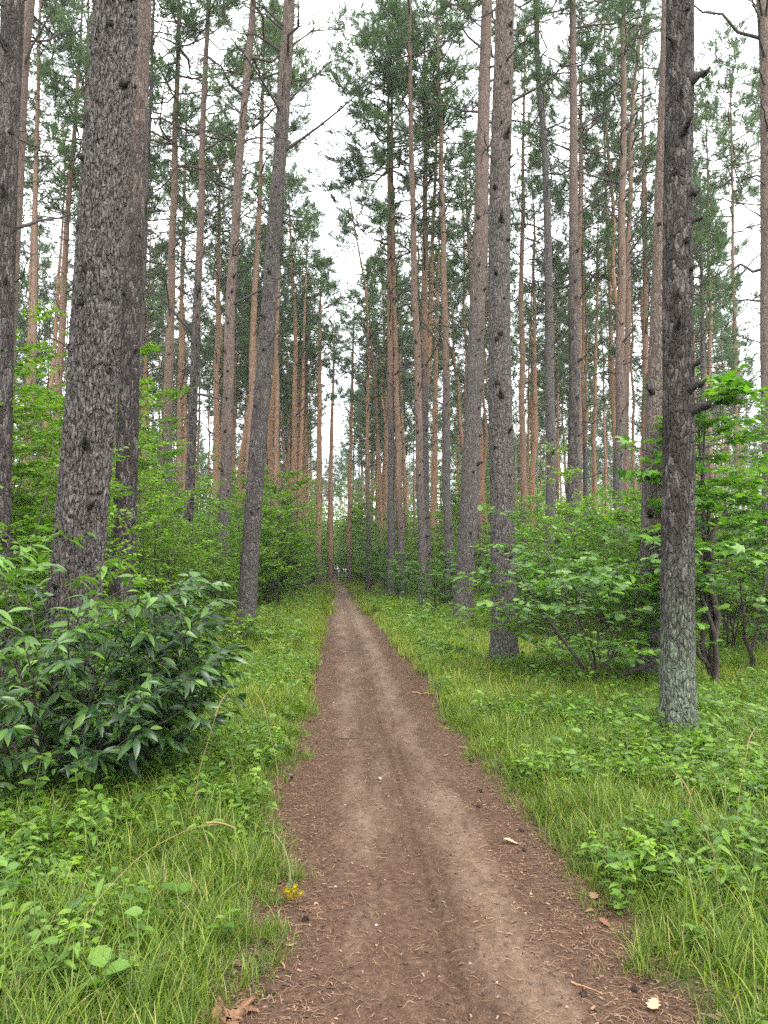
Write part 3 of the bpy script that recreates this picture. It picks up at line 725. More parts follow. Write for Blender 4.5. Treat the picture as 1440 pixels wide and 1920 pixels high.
def build_pine(key, bx, by, pts, rbh, oh, li, dk, H, tier, rng, idx):
    z0 = float(ground_z(np.array(bx), np.array(by)))
    root = empty('pine_tree', (bx, by, z0 - .03))
    tag(root, PINE_LABEL[key], 'pine tree', 'pines standing along the path')
    ax = axis_fn(pts, H, rng, .02 if key in HERO else .05); rad = radius_fn(rbh, H)
    if key in HERO:
        ns, dz, amp, ztop, cw, ch = HERO[key]
        zs = np.concatenate([np.arange(0, ztop, dz), np.linspace(ztop, H, 30)])
    else:
        ns, amp, cw, ch = (20 if tier == 1 else 14), 0, .05, .15
        zs = np.concatenate([[0, .08, .18, .32, .5, .8], np.linspace(1.2, H, 60)])
    v, f = trunk_mesh(ax, rad, H, ns, zs, amp, idx * 13, cw, ch)
    t = add('trunk', mesh_data('trunk', v, [f], [M['bark']], True), root)
    t.color = (oh / 30, li, dk, min(1, max(.12, (by - 20) / 22)))
    # live crown
    cl = (9.5 + 2.5 * rng.random()) if H > 20 else 9.0
    s = cl / CROWN_L * (1.0 + .08 * rng.normal())
    zc = H - CROWN_L * s * 1.0
    k = idx % 6; c = ax(np.array([zc + 5 * s]))[0]
    rz = rng.random() * TAU
    wide = 1.3 if (abs(bx) < 4.6 and by > 30) else 1.0
    sc = (s * wide * (.9 + .25 * rng.random()),) * 2 + (s,)
    add('crown', CROWNS[k][0], root, (c[0], c[1], zc), (0, 0, rz), sc)
    add('limbs', CROWNS[k][1], root, (c[0], c[1], zc), (0, 0, rz), sc)['kind'] = 'stuff'
    # dead branches below the crown, each its own part
    fr = 1.5 + by * .767
    zlo = {1: 6.0, 2: 5.0, 3: 5.5}[tier] if by > 13 else 5.5
    nb = {1: 28, 2: 26, 3: 10}[tier]
    if key in ('c7', 'c2'): nb, zlo = 26, 6.0
    if key in ('big', 'right', 'rightbehind', 'leftbehind'): nb = 0
    if key in ('front', 'leftedge'): nb = 9
    zhi = min(zc + 1.5, fr + .5)
    for q in range(nb):
        z = zlo + (zhi - zlo) * ((q + rng.random()) / nb) ** .8
        c = ax(np.array([z]))[0]; a = rng.random() * TAU
        big = rng.random() < (z - zlo) / max(1, zhi - zlo)
        kk = rng.integers(3, 12) if big else rng.choice([0, 1, 2, 8, 3])
        if key in ('c7', 'c2') and rng.random() < .6: kk = rng.choice([6, 7, 10, 11])
        if by < 13: kk = rng.choice([0, 1, 2, 8, 3, 4])
        rr = float(rad(np.array([z]))[0]) * .8
        add('dead_branch', DEAD[kk], t, (c[0] + rr * math.cos(a), c[1] + rr * math.sin(a), z), (0, rng.normal() * .15, a), (.8 if by < 18 else 1.0) + .5 * rng.random())
    for q in range(KNOTS.get(key, 0)):
        zl, zh = (2.7 if key == 'right' else 1.3, min(fr, 11)); z = zl + (zh - zl) * (q + rng.random()) / KNOTS[key]
        a = -math.pi / 2 + rng.uniform(-1.0, 1.0)
        rr = float(rad(np.array([z]))[0]); c = ax(np.array([z]))[0]
        add('branch_stub', STUBS[rng.integers(0, 5)], t, (c[0] + (rr - .008) * math.cos(a), c[1] + (rr - .008) * math.sin(a), z), (0, 0, a), (1.0 + rbh * 2.2) * (.6 + .55 * rng.random()))
    return root

for idx, row in enumerate(PINES):
    build_pine(*row, np.random.default_rng(1000 + idx), idx)

# pines further back: shared prototypes, one tree per individual
def proto_trunk(seed, H, rbh):
    rng = np.random.default_rng(seed)
    ax = axis_fn([(rng.normal() * .12, H * .3), (rng.normal() * .35, H * .65)], H, rng, .1); rad = radius_fn(rbh, H)
    zs = np.concatenate([[0, .1, .3, .6], np.linspace(1.2, H, 26)])
    v, f = trunk_mesh(ax, rad, H, 9, zs, 0, seed)
    P_, R_ = [], []
    for q in range(30):
        z = 5 + (H - 11) * ((q + rng.random()) / 30) ** .7
        a = rng.random() * TAU; c = ax(np.array([z]))[0]
        pp, r2 = dead_branch_poly(rng, .4 + 1.4 * rng.random() * (z / (H - 8)), .1 + .5 * rng.random())
        for p_, r_ in zip(pp, r2):
            P_.append(p_ @ rot_z(a).T + np.array([c[0], c[1], z])); R_.append(r_)
    bv, bf = tubes(P_, R_, 3)
    return (mesh_data('trunk', v, [f], [M['bark']], True), mesh_data('dead_branches', bv, [bf], [M['deadwood']], True), ax, H)

PT = [proto_trunk(700 + k, H, r) for k, (H, r) in enumerate([(25, .15), (26, .18), (23, .12), (24, .14), (26, .16), (22, .11), (25, .13), (24, .17)])]

def px_of(x, y):
    """horizontal bearing in degrees from the camera axis"""
    return math.degrees(math.atan2(x, y)) - 3.28

pos = [(r[1], r[2]) for r in PINES]
rg = np.random.default_rng(42)
far_pts = []
bands = [(36, 60, 2.0, 11, 7.0), (60, 108, 1.8, 40, 8.0), (29, 45, 2.7, 24, 99), (45, 70, 2.4, 74, 99), (70, 105, 2.6, 92, 99)]
for (d0, d1, sep, nmax, umax) in bands:
    n = 0
    for tr in range(9000):
        if n >= nmax: break
        y = math.sqrt(rg.uniform(d0 ** 2, d1 ** 2)); b = rg.uniform(-31, 30); x = y * math.tan(math.radians(b + 3.28))
        u = x - float(path_c(y))
        if -2.7 < u < 2.9 or abs(u) > umax: continue
        if y < 48 and -7.0 < b < -4.0: continue         # the open strip over the path
        if y < 62 and 23.5 < b < 27.5: continue
        if y < 45 and -2.9 < b < 7 and rg.random() < .6: continue
        if any((x - p[0]) ** 2 + (y - p[1]) ** 2 < sep ** 2 for p in pos): continue
        pos.append((x, y)); far_pts.append((x, y)); n += 1
def ordinal(n):
    return {1: 'first', 2: 'second', 3: 'third', 4: 'fourth', 5: 'fifth', 6: 'sixth', 7: 'seventh', 8: 'eighth', 9: 'ninth', 10: 'tenth'}.get(n) or f'{n}' + ('th' if 10 < n % 100 < 14 else {1: 'st', 2: 'nd', 3: 'rd'}.get(n % 10, 'th'))
ORD = [ordinal(k + 1) for k in range(200)]
for i, (x, y) in enumerate(far_pts):
    tm, dm, ax, H = PT[i % 8]
    sd = 'left' if x < path_c(y) else 'right'
    root = empty('pine_tree', (x, y, float(ground_z(np.array(x), np.array(y))) - .03), 0)
    depth = 'nearer' if y < 45 else ('middle' if y < 70 else 'far')
    rank = sorted([q for q in far_pts if (q[0] < path_c(q[1])) == (x < path_c(y)) and (q[1] < 45) == (y < 45) and (q[1] < 70) == (y < 70)], key=lambda q: q[0] / q[1])
    nth = ORD[rank.index((x, y))]
    if depth == 'far': tag(root, f'slender orange-barked pine among the far background pines on the {sd} of the path', 'pine tree', f'far background pines {sd} of the path')
    else: tag(root, f'slender orange pine, {nth} from the left among {depth} background pines {sd} of the path', 'pine tree', f'{depth} background pines {sd} of the path')
    s = rg.uniform(.9, 1.1); rz = rg.random() * TAU
    t = add('trunk', tm, root, (0, 0, 0), (rg.normal() * .012, rg.normal() * .012, rz), s)
    t.color = (max(.02, rg.normal(3.2, 1.6)) / 30, 0, .25 * rg.random(), 1)
    d = add('dead_branches', dm, t); d['kind'] = 'stuff'
    c = ax(np.array([H - 5]))[0]; c = rot_z(rz) @ np.array([c[0], c[1], 0]); k = rg.integers(0, 6)
    sc = rg.uniform(.75, 1.08); near_path = 1.15 if abs(x - path_c(y)) < 6 else 1.0
    add('crown', CROWNS[k][0], root, (c[0] * s, c[1] * s, H * s - CROWN_L * sc), (0, 0, rz * 2), (sc * near_path, sc * near_path, sc))
    add('limbs', CROWNS[k][1], root, (c[0] * s, c[1] * s, H * s - CROWN_L * sc), (0, 0, rz * 2), (sc * near_path, sc * near_path, sc))['kind'] = 'stuff'

# ------------------------------------------------------------------ shrubs and young broadleaf trees
def grow(rng, H, spread, n_stems, n_side, n_twig, n_leaf, lean=.5, tw=.3, base_r=.02, base_spread=.12, low=.2, up=.35, flat=.6):
    """returns branch polylines, radii, leaf points, directions, normals"""
    polys, rads, P, D, Nn = [], [], [], [], []
    for s_ in range(n_stems):
        a = s_ * TAU / n_stems + rng.normal() * .5
        hh = H * (.5 + .55 * rng.random())
        n = 8; s = np.linspace(0, 1, n)
        out = lean * spread * (.35 + .65 * rng.random()) if n_stems > 1 else lean * spread * .3 * rng.random()
        c = np.stack([np.cos(a) * (base_spread * rng.random() + out * s ** 1.4), np.sin(a) * (base_spread * rng.random() + out * s ** 1.4), hh * s], -1)
        c[1:] += np.cumsum(rng.normal(size=(n - 1, 3)) * .016 * H, 0) * np.array([1, 1, .2])
        polys.append(c); rads.append(np.linspace(base_r, .004, n) * (.8 + .4 * rng.random()))
        for q in range(n_side):
            t = low + (1 - low) * (q + rng.random()) / n_side
            b = np.array([np.interp(t, s, c[:, i]) for i in range(3)])
            aa = rng.random() * TAU if n_stems == 1 else a + rng.normal() * 1.1
            l = spread * (.35 + .5 * rng.random()) * (1.1 - .62 * t)
            m = 5; ss = np.linspace(0, 1, m)
            da = aa + rng.normal() * .5 * ss
            br = b + np.stack([np.cos(da) * l * ss, np.sin(da) * l * ss, l * (up * ss + .12 * rng.normal() * ss ** 2)], -1)
            br[1:] += rng.normal(size=(m - 1, 3)) * .03 * l
            polys.append(br); rads.append(np.linspace(max(.004, base_r * .42 * (1 - .6 * t)), .0025, m))
            for w in range(n_twig):
                tt = .2 + .8 * (w + rng.random()) / n_twig
                tb = np.array([np.interp(tt, ss, br[:, i]) for i in range(3)])
                o = unit(br[-1] - br[0]); sd = unit(np.cross(o, [0, 0, 1])) * (1 if w % 2 else -1)
                d = unit(o * .6 + sd * (.3 + .6 * rng.random()) + np.array([0, 0, rng.normal() * .12 + .06]))
                tl = tw * (.55 + .7 * rng.random())
                polys.append(np.array([tb, tb + d * tl * .5 + np.array([0, 0, .02]), tb + d * tl])); rads.append(np.array([.003, .0024, .0015]))
                k = n_leaf
                f = (np.arange(k) + rng.random(k)) / k
                pp = tb + d * (tl * (.12 + .88 * f))[:, None]
                side = unit(np.cross(d, [0, 0, 1]))
                sg = np.where(np.arange(k) % 2 == 0, 1.0, -1.0)[:, None]
                dd = d * .75 + side * sg * .75 + rng.normal(size=(k, 3)) * .25 + np.array([0, 0, -.12])
                nn = np.array([0, 0, 1.35]) * flat + rng.normal(size=(k, 3)) * .33 + unit(np.array([d[0], d[1], 0.01])) * .22
                P.append(pp); D.append(dd); Nn.append(nn)
    return polys, rads, np.concatenate(P), np.concatenate(D), np.concatenate(Nn)

def shrub_proto(seed, leaf, size, mat, nseg=5, **kw):
    rng = np.random.default_rng(seed)
    polys, rads, P, D, Nn = grow(rng, **kw)
    sz = size * (.65 + .6 * rng.random(len(P)))
    V, F, T = leaves(leaf, P, D, Nn, sz, rng)
    T = np.clip(.65 * T + .35 * (.5 + .5 * np.repeat(vnoise(P[:, 0] * 1.5, P[:, 1] * 1.5, P[:, 2] * 1.5 + seed), len(LEAF[leaf][0]))) , 0, 1)
    fo = mesh_data('foliage', V, [F], [M[mat]], False, {'tint': T})
    bv, bf = tubes(polys, rads, nseg)
    st = mesh_data('stems', bv, [bf], [M['stem']], True)
    return fo, st

SH = {
 'bushA': shrub_proto(1, 'kite', .095, 'bush', H=3.9, spread=1.7, n_stems=6, n_side=10, n_twig=9, n_leaf=7, tw=.38),
 'bushB': shrub_proto(2, 'kite', .088, 'bush', H=2.6, spread=1.3, n_stems=6, n_side=9, n_twig=9, n_leaf=7, tw=.34),
 'bushC': shrub_proto(3, 'kite', .1, 'bush', H=5.0, spread=1.9, n_stems=5, n_side=13, n_twig=9, n_leaf=7, tw=.4),
 'bushD': shrub_proto(4, 'kite', .115, 'oak', H=2.6, spread=1.5, n_stems=5, n_side=10, n_twig=9, n_leaf=7, tw=.36),
 'bushE': shrub_proto(5, 'kite', .1, 'maple', H=3.6, spread=1.6, n_stems=5, n_side=11, n_twig=9, n_leaf=7, tw=.38),
 'slim': shrub_proto(6, 'kite', .1, 'bush', H=5.2, spread=1.7, n_stems=1, n_side=34, n_twig=9, n_leaf=9, tw=.36, base_r=.035, low=.28),
 'slim2': shrub_proto(7, 'kite', .12, 'bush', H=6.5, spread=2.1, n_stems=2, n_side=28, n_twig=9, n_leaf=9, tw=.4, base_r=.035, low=.2),
 'low': shrub_proto(8, 'ovate', .08, 'herb', H=.75, spread=.5, n_stems=6, n_side=5, n_twig=3, n_leaf=6, tw=.16, base_r=.006),
 'low2': shrub_proto(9, 'ovate', .07, 'bush', H=1.1, spread=.65, n_stems=7, n_side=6, n_twig=4, n_leaf=6, tw=.18, base_r=.007),
}
def shrub(kind, x, y, h_scale, rz, label, group=None, name='leafy_shrub', cat='shrub', wide=1.0):
    root = empty(name, (x, y, float(ground_z(np.array(x), np.array(y))) - .02), rz)
    tag(root, label, cat, group)
    fo, st = SH[kind]
    add('foliage', fo, root, scale=(h_scale * wide, h_scale * wide, h_scale))
    add('stems', st, root, scale=(h_scale * wide, h_scale * wide, h_scale))
    return root

named = [
 ('slim', -2.1, 27.0, 1.3, .3, 'slender light green young tree left of the path with a bare forked stem', 'young_tree', 'young tree', 1.0),
 ('bushE', -3.3, 23.0, .8, 2.0, 'leafy bush at the foot of the slender young tree, left verge', 'leafy_shrub', 'shrub', 1.0),
 ('bushC', -5.1, 11.2, 1.08, .8, 'tall bright green bush at the left picture edge beside the widest trunk', 'leafy_shrub', 'shrub', 1.0),
 ('bushA', -4.1, 9.4, .9, 2.7, 'shadowy green bush low at the left edge behind the dark glossy bush', 'leafy_shrub', 'shrub', 1.1),
 ('slim2', -5.0, 10.9, .8, 1.1, 'tall thin-stemmed sapling rising at the left edge above the bright bush', 'young_tree', 'young tree', 1.0),
 ('bushC', -4.15, 15.2, .92, 1.9, 'light green bush showing right of the widest trunk at half height', 'leafy_shrub', 'shrub', 1.0),
 ('bushA', -3.3, 14.2, .85, 4.0, 'rounded green bush between the widest trunk and the salmon-brown pine', 'leafy_shrub', 'shrub', 1.0),
 ('bushB', -2.85, 9.3, .78, 3.3, 'green bush hiding the foot of the pine behind the widest trunk', 'leafy_shrub', 'shrub', 1.0),
 ('bushA', -2.95, 17.5, .8, 5.0, 'green bush behind the foot of the dark leaning pine', 'leafy_shrub', 'shrub', 1.0),
 ('low2', -1.75, 13.4, .9, 1.0, 'small leafy sapling in the grass right of the dark leaning pine foot', 'leafy_shrub', 'shrub', 1.0),
 ('low2', -1.35, 14.6, .6, 3.0, 'knee-high leafy clump in the left verge grass beyond the dark leaning pine', 'leafy_shrub', 'shrub', 1.2),
 ('bushD', 3.0, 23.5, .75, 1.0, 'dark oak bush behind the pale verge pine', 'leafy_shrub', 'shrub', 1.0),
 ('bushD', 4.1, 17.0, .85, 2.2, 'oak bush between the thick grey pine and the tall front verge pine', 'leafy_shrub', 'shrub', 1.0),
 ('bushE', 4.9, 14.0, .85, .2, 'green bush right behind the tall front verge pine', 'leafy_shrub', 'shrub', 1.0),
 ('bushD', 2.75, 31.0, .8, 4.2, 'bush at the foot of the smooth orange pine right of the path', 'leafy_shrub', 'shrub', 1.0),
 ('bushB', 6.6, 12.8, 1.0, .6, 'green bush behind the reddish pine with the black foot', 'leafy_shrub', 'shrub', 1.0),
 ('slim', 5.35, 12.6, .72, .6, 'airy light sapling between the reddish pine and the maple', 'young_tree', 'young tree', 1.1),
 ('slim2', 7.6, 15.0, .66, 2.2, 'tall airy light sapling deep behind the maple at the right edge', 'young_tree', 'young tree', 1.1),
 ('slim', 4.55, 15.6, .74, 4.0, 'airy light sapling just right of the tall front verge pine', 'young_tree', 'young tree', 1.1),
 ('bushC', 6.9, 17.2, .8, 1.4, 'loose light bush behind the dark thicket pine', 'leafy_shrub', 'shrub', 1.1),
 ('bushE', 7.3, 11.8, 1.15, 2.6, 'big leafy bush deep behind the maple at the right edge', 'leafy_shrub', 'shrub', 1.0),
]
for k, x, y, hs, rz, lab, nm, ct, wd in named: shrub(k, x, y, hs, rz, lab, None, nm, ct, wd)

taken = [(r[1], r[2]) for r in named]
rg = np.random.default_rng(77)
def fill(n, d0, d1, side, umin, umax, kinds, hs, sep, lab, grp):
    k = 0; made = []
    for tr in range(4000):
        if k >= n: break
        y = math.sqrt(rg.uniform(d0 ** 2, d1 ** 2)); u = umin + (umax - umin) * rg.random() ** 1.25
        x = float(path_c(y)) + side * u
        b = px_of(x, y)
        if abs(b) > 29: continue
        if any((x - p[0]) ** 2 + (y - p[1]) ** 2 < sep ** 2 for p in taken): continue
        taken.append((x, y)); k += 1
        made.append((x / y, shrub(kinds[rg.integers(0, len(kinds))], x, y, hs * rg.uniform(.75, 1.2), rg.random() * TAU, lab, grp, wide=rg.uniform(.9, 1.25))))
    made.sort(key=lambda q: q[0])
    if '{n}' in lab:
        for j, (_, o) in enumerate(made): o['label'] = lab.replace('{n}', ORD[j])
fill(27, 13, 26, -1, 3.2, 13, ['bushA', 'bushC', 'slim', 'bushB', 'slim2', 'bushE'], .85, 1.0, 'bright green bush, {n} from the left in the near thicket left of the path', 'thicket bushes left of the path')
fill(38, 26, 48, -1, 3.0, 20, ['bushA', 'bushC', 'bushE', 'bushC'], 1.1, 1.5, 'green bush, {n} from the left in the middle distance left of the path', 'middle distance bushes left of the path')
fill(60, 48, 100, -1, 2.3, 32, ['bushA', 'bushC', 'slim', 'slim2', 'slim2'], 1.6, 2.2, 'far green bush or sapling left of the path', 'far bushes left of the path')
fill(24, 14, 26, 1, 4.4, 14, ['bushD', 'bushE', 'bushB', 'bushA'], .88, 1.25, 'oak or maple bush, {n} from the left in the near thicket right of the path', 'thicket bushes right of the path')
fill(36, 26, 48, 1, 3.1, 21, ['bushD', 'bushA', 'bushE', 'bushA'], 1.0, 1.5, 'green bush, {n} from the left in the middle distance right of the path', 'middle distance bushes right of the path')
fill(64, 48, 100, 1, 2.2, 34, ['slim2', 'bushA', 'slim', 'slim2', 'bushC'], 1.6, 2.2, 'far green bush or sapling right of the path', 'far bushes right of the path')
# the two leafy walls along the far verges
k = 0
for side, u0, ya, yb in ((-1, 2.75, 27.0, 92), (1, 2.55, 36.0, 92)):
    y = ya; row_n = 0
    while y < yb:
        x = float(path_c(y)) + side * (u0 + .35 * math.sin(k * 2.1) - .006 * (y - ya))
        taken.append((x, y))
        shrub(['bushA', 'bushE', 'bushC', 'bushD'][k % 4], x, y, [1.15, 1.2, .98, 1.25][k % 4] * rg.uniform(.85, 1.1), k * 1.7, f'green bush, {ORD[row_n]} from the camera in the row lining the {"left" if side < 0 else "right"} verge', f'bushes lining the {"left" if side < 0 else "right"} verge')
        y += 2.6 + .02 * y + rg.random(); k += 1; row_n += 1
# foliage that closes the far end of the path
for k, (x, y) in enumerate([(-2.0, 96), (1.3, 92), (-.2, 112), (-2.8, 104), (1.4, 104), (-4.6, 110), (2.8, 112), (-1.6, 122), (-3.5, 128), (.8, 124), (-.9, 100), (-5.5, 120), (3.5, 100), (-6, 100), (-1, 134), (-7, 135), (.2, 117), (-1.2, 140), (.8, 141), (-3, 143), (2.5, 138), (-5, 140), (-.4, 127), (.9, 111), (-2.2, 150), (.3, 152)]):
    shrub(['bushC', 'bushA', 'slim'][k % 3], x, y, 1.25 + .5 * (k % 3), k * 1.3, 'green bush closing the far end of the path', 'bushes at the far end of the path')

# hero bushes whose leaves can be picked apart
def hero_bush(name, label, cat, x, y, seed, leaf, size, mat, nparts, kw, young=None, rz=0, front=.6, droop=0.0, stem_extra=None):
    rng = np.random.default_rng(seed)
    root = empty(name, (x, y, float(ground_z(np.array(x), np.array(y))) - .02), 0)
    tag(root, label, cat)
    polys, rads, P, D, Nn = grow(rng, **kw)
    if stem_extra:
        for q in stem_extra: polys.append(np.array(q[0])); rads.append(np.array(q[1]))
    D = unit(D); D[:, 2] -= droop
    sz = size * (.6 + .6 * rng.random(len(P)))
    # nearest, outermost leaves become parts of their own
    score = -(P[:, 1]) + .35 * P[:, 2] + .15 * rng.normal(size=len(P))
    inview = np.abs(np.degrees(np.arctan2(P[:, 0] + x, P[:, 1] + y)) - 3.28) < 25.5
    order = np.argsort(-(score - 100 * (~inview)))
    part = order[:nparts]; rest = order[nparts:]
    V, F, T = leaves(leaf, P[rest], D[rest], Nn[rest], sz[rest], rng)
    fo = add('foliage', mesh_data('foliage', V, [F], [M[mat]], True, {'tint': T}), root); fo['kind'] = 'stuff'
    bv, bf = tubes(polys[:], rads[:], 6)
    add('stems', mesh_data('stems', bv, [bf], [M['stem']], True), root)
    tv, tf = LEAF[leaf]
    lib = []
    for q in range(6):
        v2 = tv.copy(); v2[:, 2] += .06 * math.sin(q) * v2[:, 1] ** 2 + .1 * (rng.random() - .5) * v2[:, 0]; v2[:, 0] *= .85 + .3 * rng.random()
        mt = M[young] if (young and q == 5) else M[mat]
        lib.append(mesh_data('leaf', v2, [tf], [mt], True, {'tint': np.full(len(v2), [.1, .35, .55, .75, .9, .6][q])}))
    import mathutils
    for i in part:
        d = unit(D[i]); xx = unit(np.cross(d, Nn[i])); nn = np.cross(xx, d)
        m = mathutils.Matrix(((xx[0], d[0], nn[0]), (xx[1], d[1], nn[1]), (xx[2], d[2], nn[2])))
        add('leaf', lib[rng.integers(0, 6)], root, P[i], m.to_euler(), float(sz[i]))
    return root

hero_bush('cherry_bush', 'dense dark glossy bush with long pointed leaves in front of the widest left trunk', 'bush', -1.85, 5.45, 21, 'lance', .12, 'cherry', 300,
          dict(H=1.25, spread=.82, n_stems=18, n_side=8, n_twig=5, n_leaf=8, lean=.95, tw=.29, base_r=.012, base_spread=.5, low=.05, up=.5, flat=.45), 'cherry_new', droop=.3)
hero_bush('cherry_shoots', 'lighter green upright shoots with long pointed leaves before the foot of the widest trunk', 'bush', -1.95, 5.75, 25, 'lance', .125, 'cherry_new', 140,
          dict(H=1.62, spread=.8, n_stems=9, n_side=6, n_twig=3, n_leaf=6, lean=.9, tw=.24, base_r=.009, base_spread=.4, low=.35, up=.6, flat=.5), None, droop=.25)
hero_bush('oak_bush', 'spreading oak bush with lobed leaves between the tall front verge pine and the lichen trunk', 'bush', 3.2, 9.3, 22, 'oak', .13, 'oak', 220,
          dict(H=2.5, spread=1.75, n_stems=7, n_side=13, n_twig=5, n_leaf=6, lean=.8, tw=.26, base_r=.018, base_spread=.15, low=.25, up=.22, flat=.8),
          stem_extra=[([(0, 0, 0), (.25, 0, .2), (.55, -.1, .32), (.75, -.1, .55), (.78, -.1, .9), (.7, 0, 1.3)], [.035, .034, .032, .03, .026, .02]),
                      ([(.0, 0, 0), (-.3, 0, .35), (-.7, .05, .9), (-1.0, .1, 1.4)], [.028, .024, .018, .01])])
hero_bush('maple_sapling', 'dark-stemmed maple sapling with lobed leaves filling the right edge', 'young tree', 4.45, 9.0, 23, 'maple', .15, 'maple', 240,
          dict(H=4.5, spread=1.5, n_stems=3, n_side=21, n_twig=5, n_leaf=5, lean=.45, tw=.28, base_r=.035, base_spread=.05, low=.3, up=.2, flat=.8),
          stem_extra=[([(0, 0, 0), (-.05, 0, .5), (.03, 0, .9), (-.06, .02, 1.4), (0, 0, 1.9), (.2, 0, 2.2)], [.05, .045, .042, .038, .03, .02]),
                      ([(.0, 0, .25), (-.2, 0, .45), (-.38, -.05, .75)], [.03, .026, .02])])
hero_bush('hornbeam_sapling', 'second sapling with a bent dark stem at the right picture edge', 'young tree', 5.75, 10.6, 24, 'round', .09, 'maple', 60,
          dict(H=3.3, spread=1.3, n_stems=2, n_side=16, n_twig=6, n_leaf=6, lean=.4, tw=.28, base_r=.035, base_spread=.05, low=.3, up=.25, flat=.7))

# ------------------------------------------------------------------ ground cover as scattered instances (geometry nodes, one object each)
def tuft_mesh(seed, n, lmin, lmax, w, mat, spread=.05, bend=.8, seg=4, dry=.06):
    rng = np.random.default_rng(seed)
    V, F, T = [], [], []
    for k in range(n):
        a = rng.random() * TAU; l = rng.uniform(lmin, lmax); b0 = rng.normal(size=2) * spread
        s = np.linspace(0, 1, seg + 1)
        be = bend * (.4 + .8 * rng.random()); th0 = .15 + .35 * rng.random()
        th = th0 + be * s ** 1.3 * 1.4
        dx = np.concatenate([[0], np.cumsum(np.sin(th[:-1]) * l / seg)]); dz = np.concatenate([[0], np.cumsum(np.cos(th[:-1]) * l / seg)])
        ww = w * (.6 + .7 * rng.random()) * (1 - s ** 2.2) * .5 + .0004
        c = np.stack([b0[0] + dx * math.cos(a), b0[1] + dx * math.sin(a), dz - .015], -1)
        sd = np.array([-math.sin(a), math.cos(a), 0])
        m = len(V) and sum(len(v) for v in V)
        V.append(np.concatenate([c - sd * ww[:, None], c + sd * ww[:, None]]))
        i = np.arange(seg)
        F.append(np.stack([i, i + 1, i + seg + 2, i + seg + 1], -1) + m)
        t = 1.0 if rng.random() < dry else .75 * rng.random()
        T.append(np.full(2 * (seg + 1), t))
    return mesh_data('tuft', np.concatenate(V), [np.concatenate(F)], [M[mat]], True, {'tint': np.concatenate(T)})

def herb_mesh(seed, h, leaf, size, mat, n_st=3, n_leaf=7):
    rng = np.random.default_rng(seed)
    polys, rads, P, D, Nn = [], [], [], [], []
    for k in range(n_st):
        a = rng.random() * TAU; l = h * (.6 + .6 * rng.random()); o = .3 + .5 * rng.random()
        s = np.linspace(0, 1, 4)
        p = np.stack([np.cos(a) * l * o * s ** 1.5, np.sin(a) * l * o * s ** 1.5, l * s], -1) + np.append(rng.normal(size=2) * .03, 0)
        polys.append(p); rads.append(np.linspace(.0022, .001, 4))
        for q in range(n_leaf):
            t = .25 + .75 * (q + rng.random() * .5) / n_leaf
            aa = a + (q * 2.4) + rng.normal() * .3
            P.append([np.interp(t, s, p[:, i]) for i in range(3)]); D.append([math.cos(aa), math.sin(aa), .25 - .3 * rng.random()]); Nn.append([.3 * rng.normal(), .3 * rng.normal(), 1])
    P, D, Nn = np.array(P), np.array(D), np.array(Nn)
    V, F, T = leaves(leaf, P, D, Nn, size * (.6 + .7 * rng.random(len(P))), rng)
    bv, bf = tubes(polys, rads, 3)
    me = mesh_data('herb', np.concatenate([V, bv]), [F, bf + len(V)], [M[mat], M['greenstem']], True, {'tint': np.concatenate([T, np.full(len(bv), .3)])},
                   np.concatenate([np.zeros(len(F)), np.ones(len(bf))]))
    return me

def scatter(name, label, P, rot, scl, idx, meshes):
    pc = bpy.data.collections.new(name + '_protos')
    for k, me in enumerate(meshes):
        o = bpy.data.objects.new(f'{name}_proto_{k:02d}', me); pc.objects.link(o)
    me = bpy.data.meshes.new(name); me.vertices.add(len(P)); me.vertices.foreach_set('co', np.asarray(P, np.float32).ravel())
    a = me.attributes.new('rot', 'FLOAT_VECTOR', 'POINT'); a.data.foreach_set('vector', np.asarray(rot, np.float32).ravel())
    a = me.attributes.new('scl', 'FLOAT', 'POINT'); a.data.foreach_set('value', np.asarray(scl, np.float32))
    a = me.attributes.new('idx', 'INT', 'POINT'); a.data.foreach_set('value', np.asarray(idx, np.int32))
    o = add(name, me); tag(o, label, kind='stuff')
    ng = bpy.data.node_groups.new(name, 'GeometryNodeTree')
    ng.interface.new_socket('Geometry', in_out='INPUT', socket_type='NodeSocketGeometry')
    ng.interface.new_socket('Geometry', in_out='OUTPUT', socket_type='NodeSocketGeometry')
    N, L = ng.nodes, ng.links
    gi, go = N.new('NodeGroupInput'), N.new('NodeGroupOutput')
    ip = N.new('GeometryNodeInstanceOnPoints'); ip.inputs['Pick Instance'].default_value = True
    ci = N.new('GeometryNodeCollectionInfo'); ci.inputs['Collection'].default_value = pc
    ci.inputs['Separate Children'].default_value = True; ci.inputs['Reset Children'].default_value = True
    def attr(nm, tp):
        q = N.new('GeometryNodeInputNamedAttribute'); q.data_type = tp; q.inputs['Name'].default_value = nm; return q.outputs['Attribute']
    L.new(gi.outputs[0], ip.inputs['Points']); L.new(ci.outputs[0], ip.inputs['Instance'])
    L.new(attr('idx', 'INT'), ip.inputs['Instance Index'])
    e2r = N.new('FunctionNodeEulerToRotation'); L.new(attr('rot', 'FLOAT_VECTOR'), e2r.inputs[0]); L.new(e2r.outputs[0], ip.inputs['Rotation'])
    L.new(attr('scl', 'FLOAT'), ip.inputs['Scale'])
    L.new(ip.outputs[0], go.inputs[0])
    md = o.modifiers.new('scatter', 'NODES'); md.node_group = ng
    return o

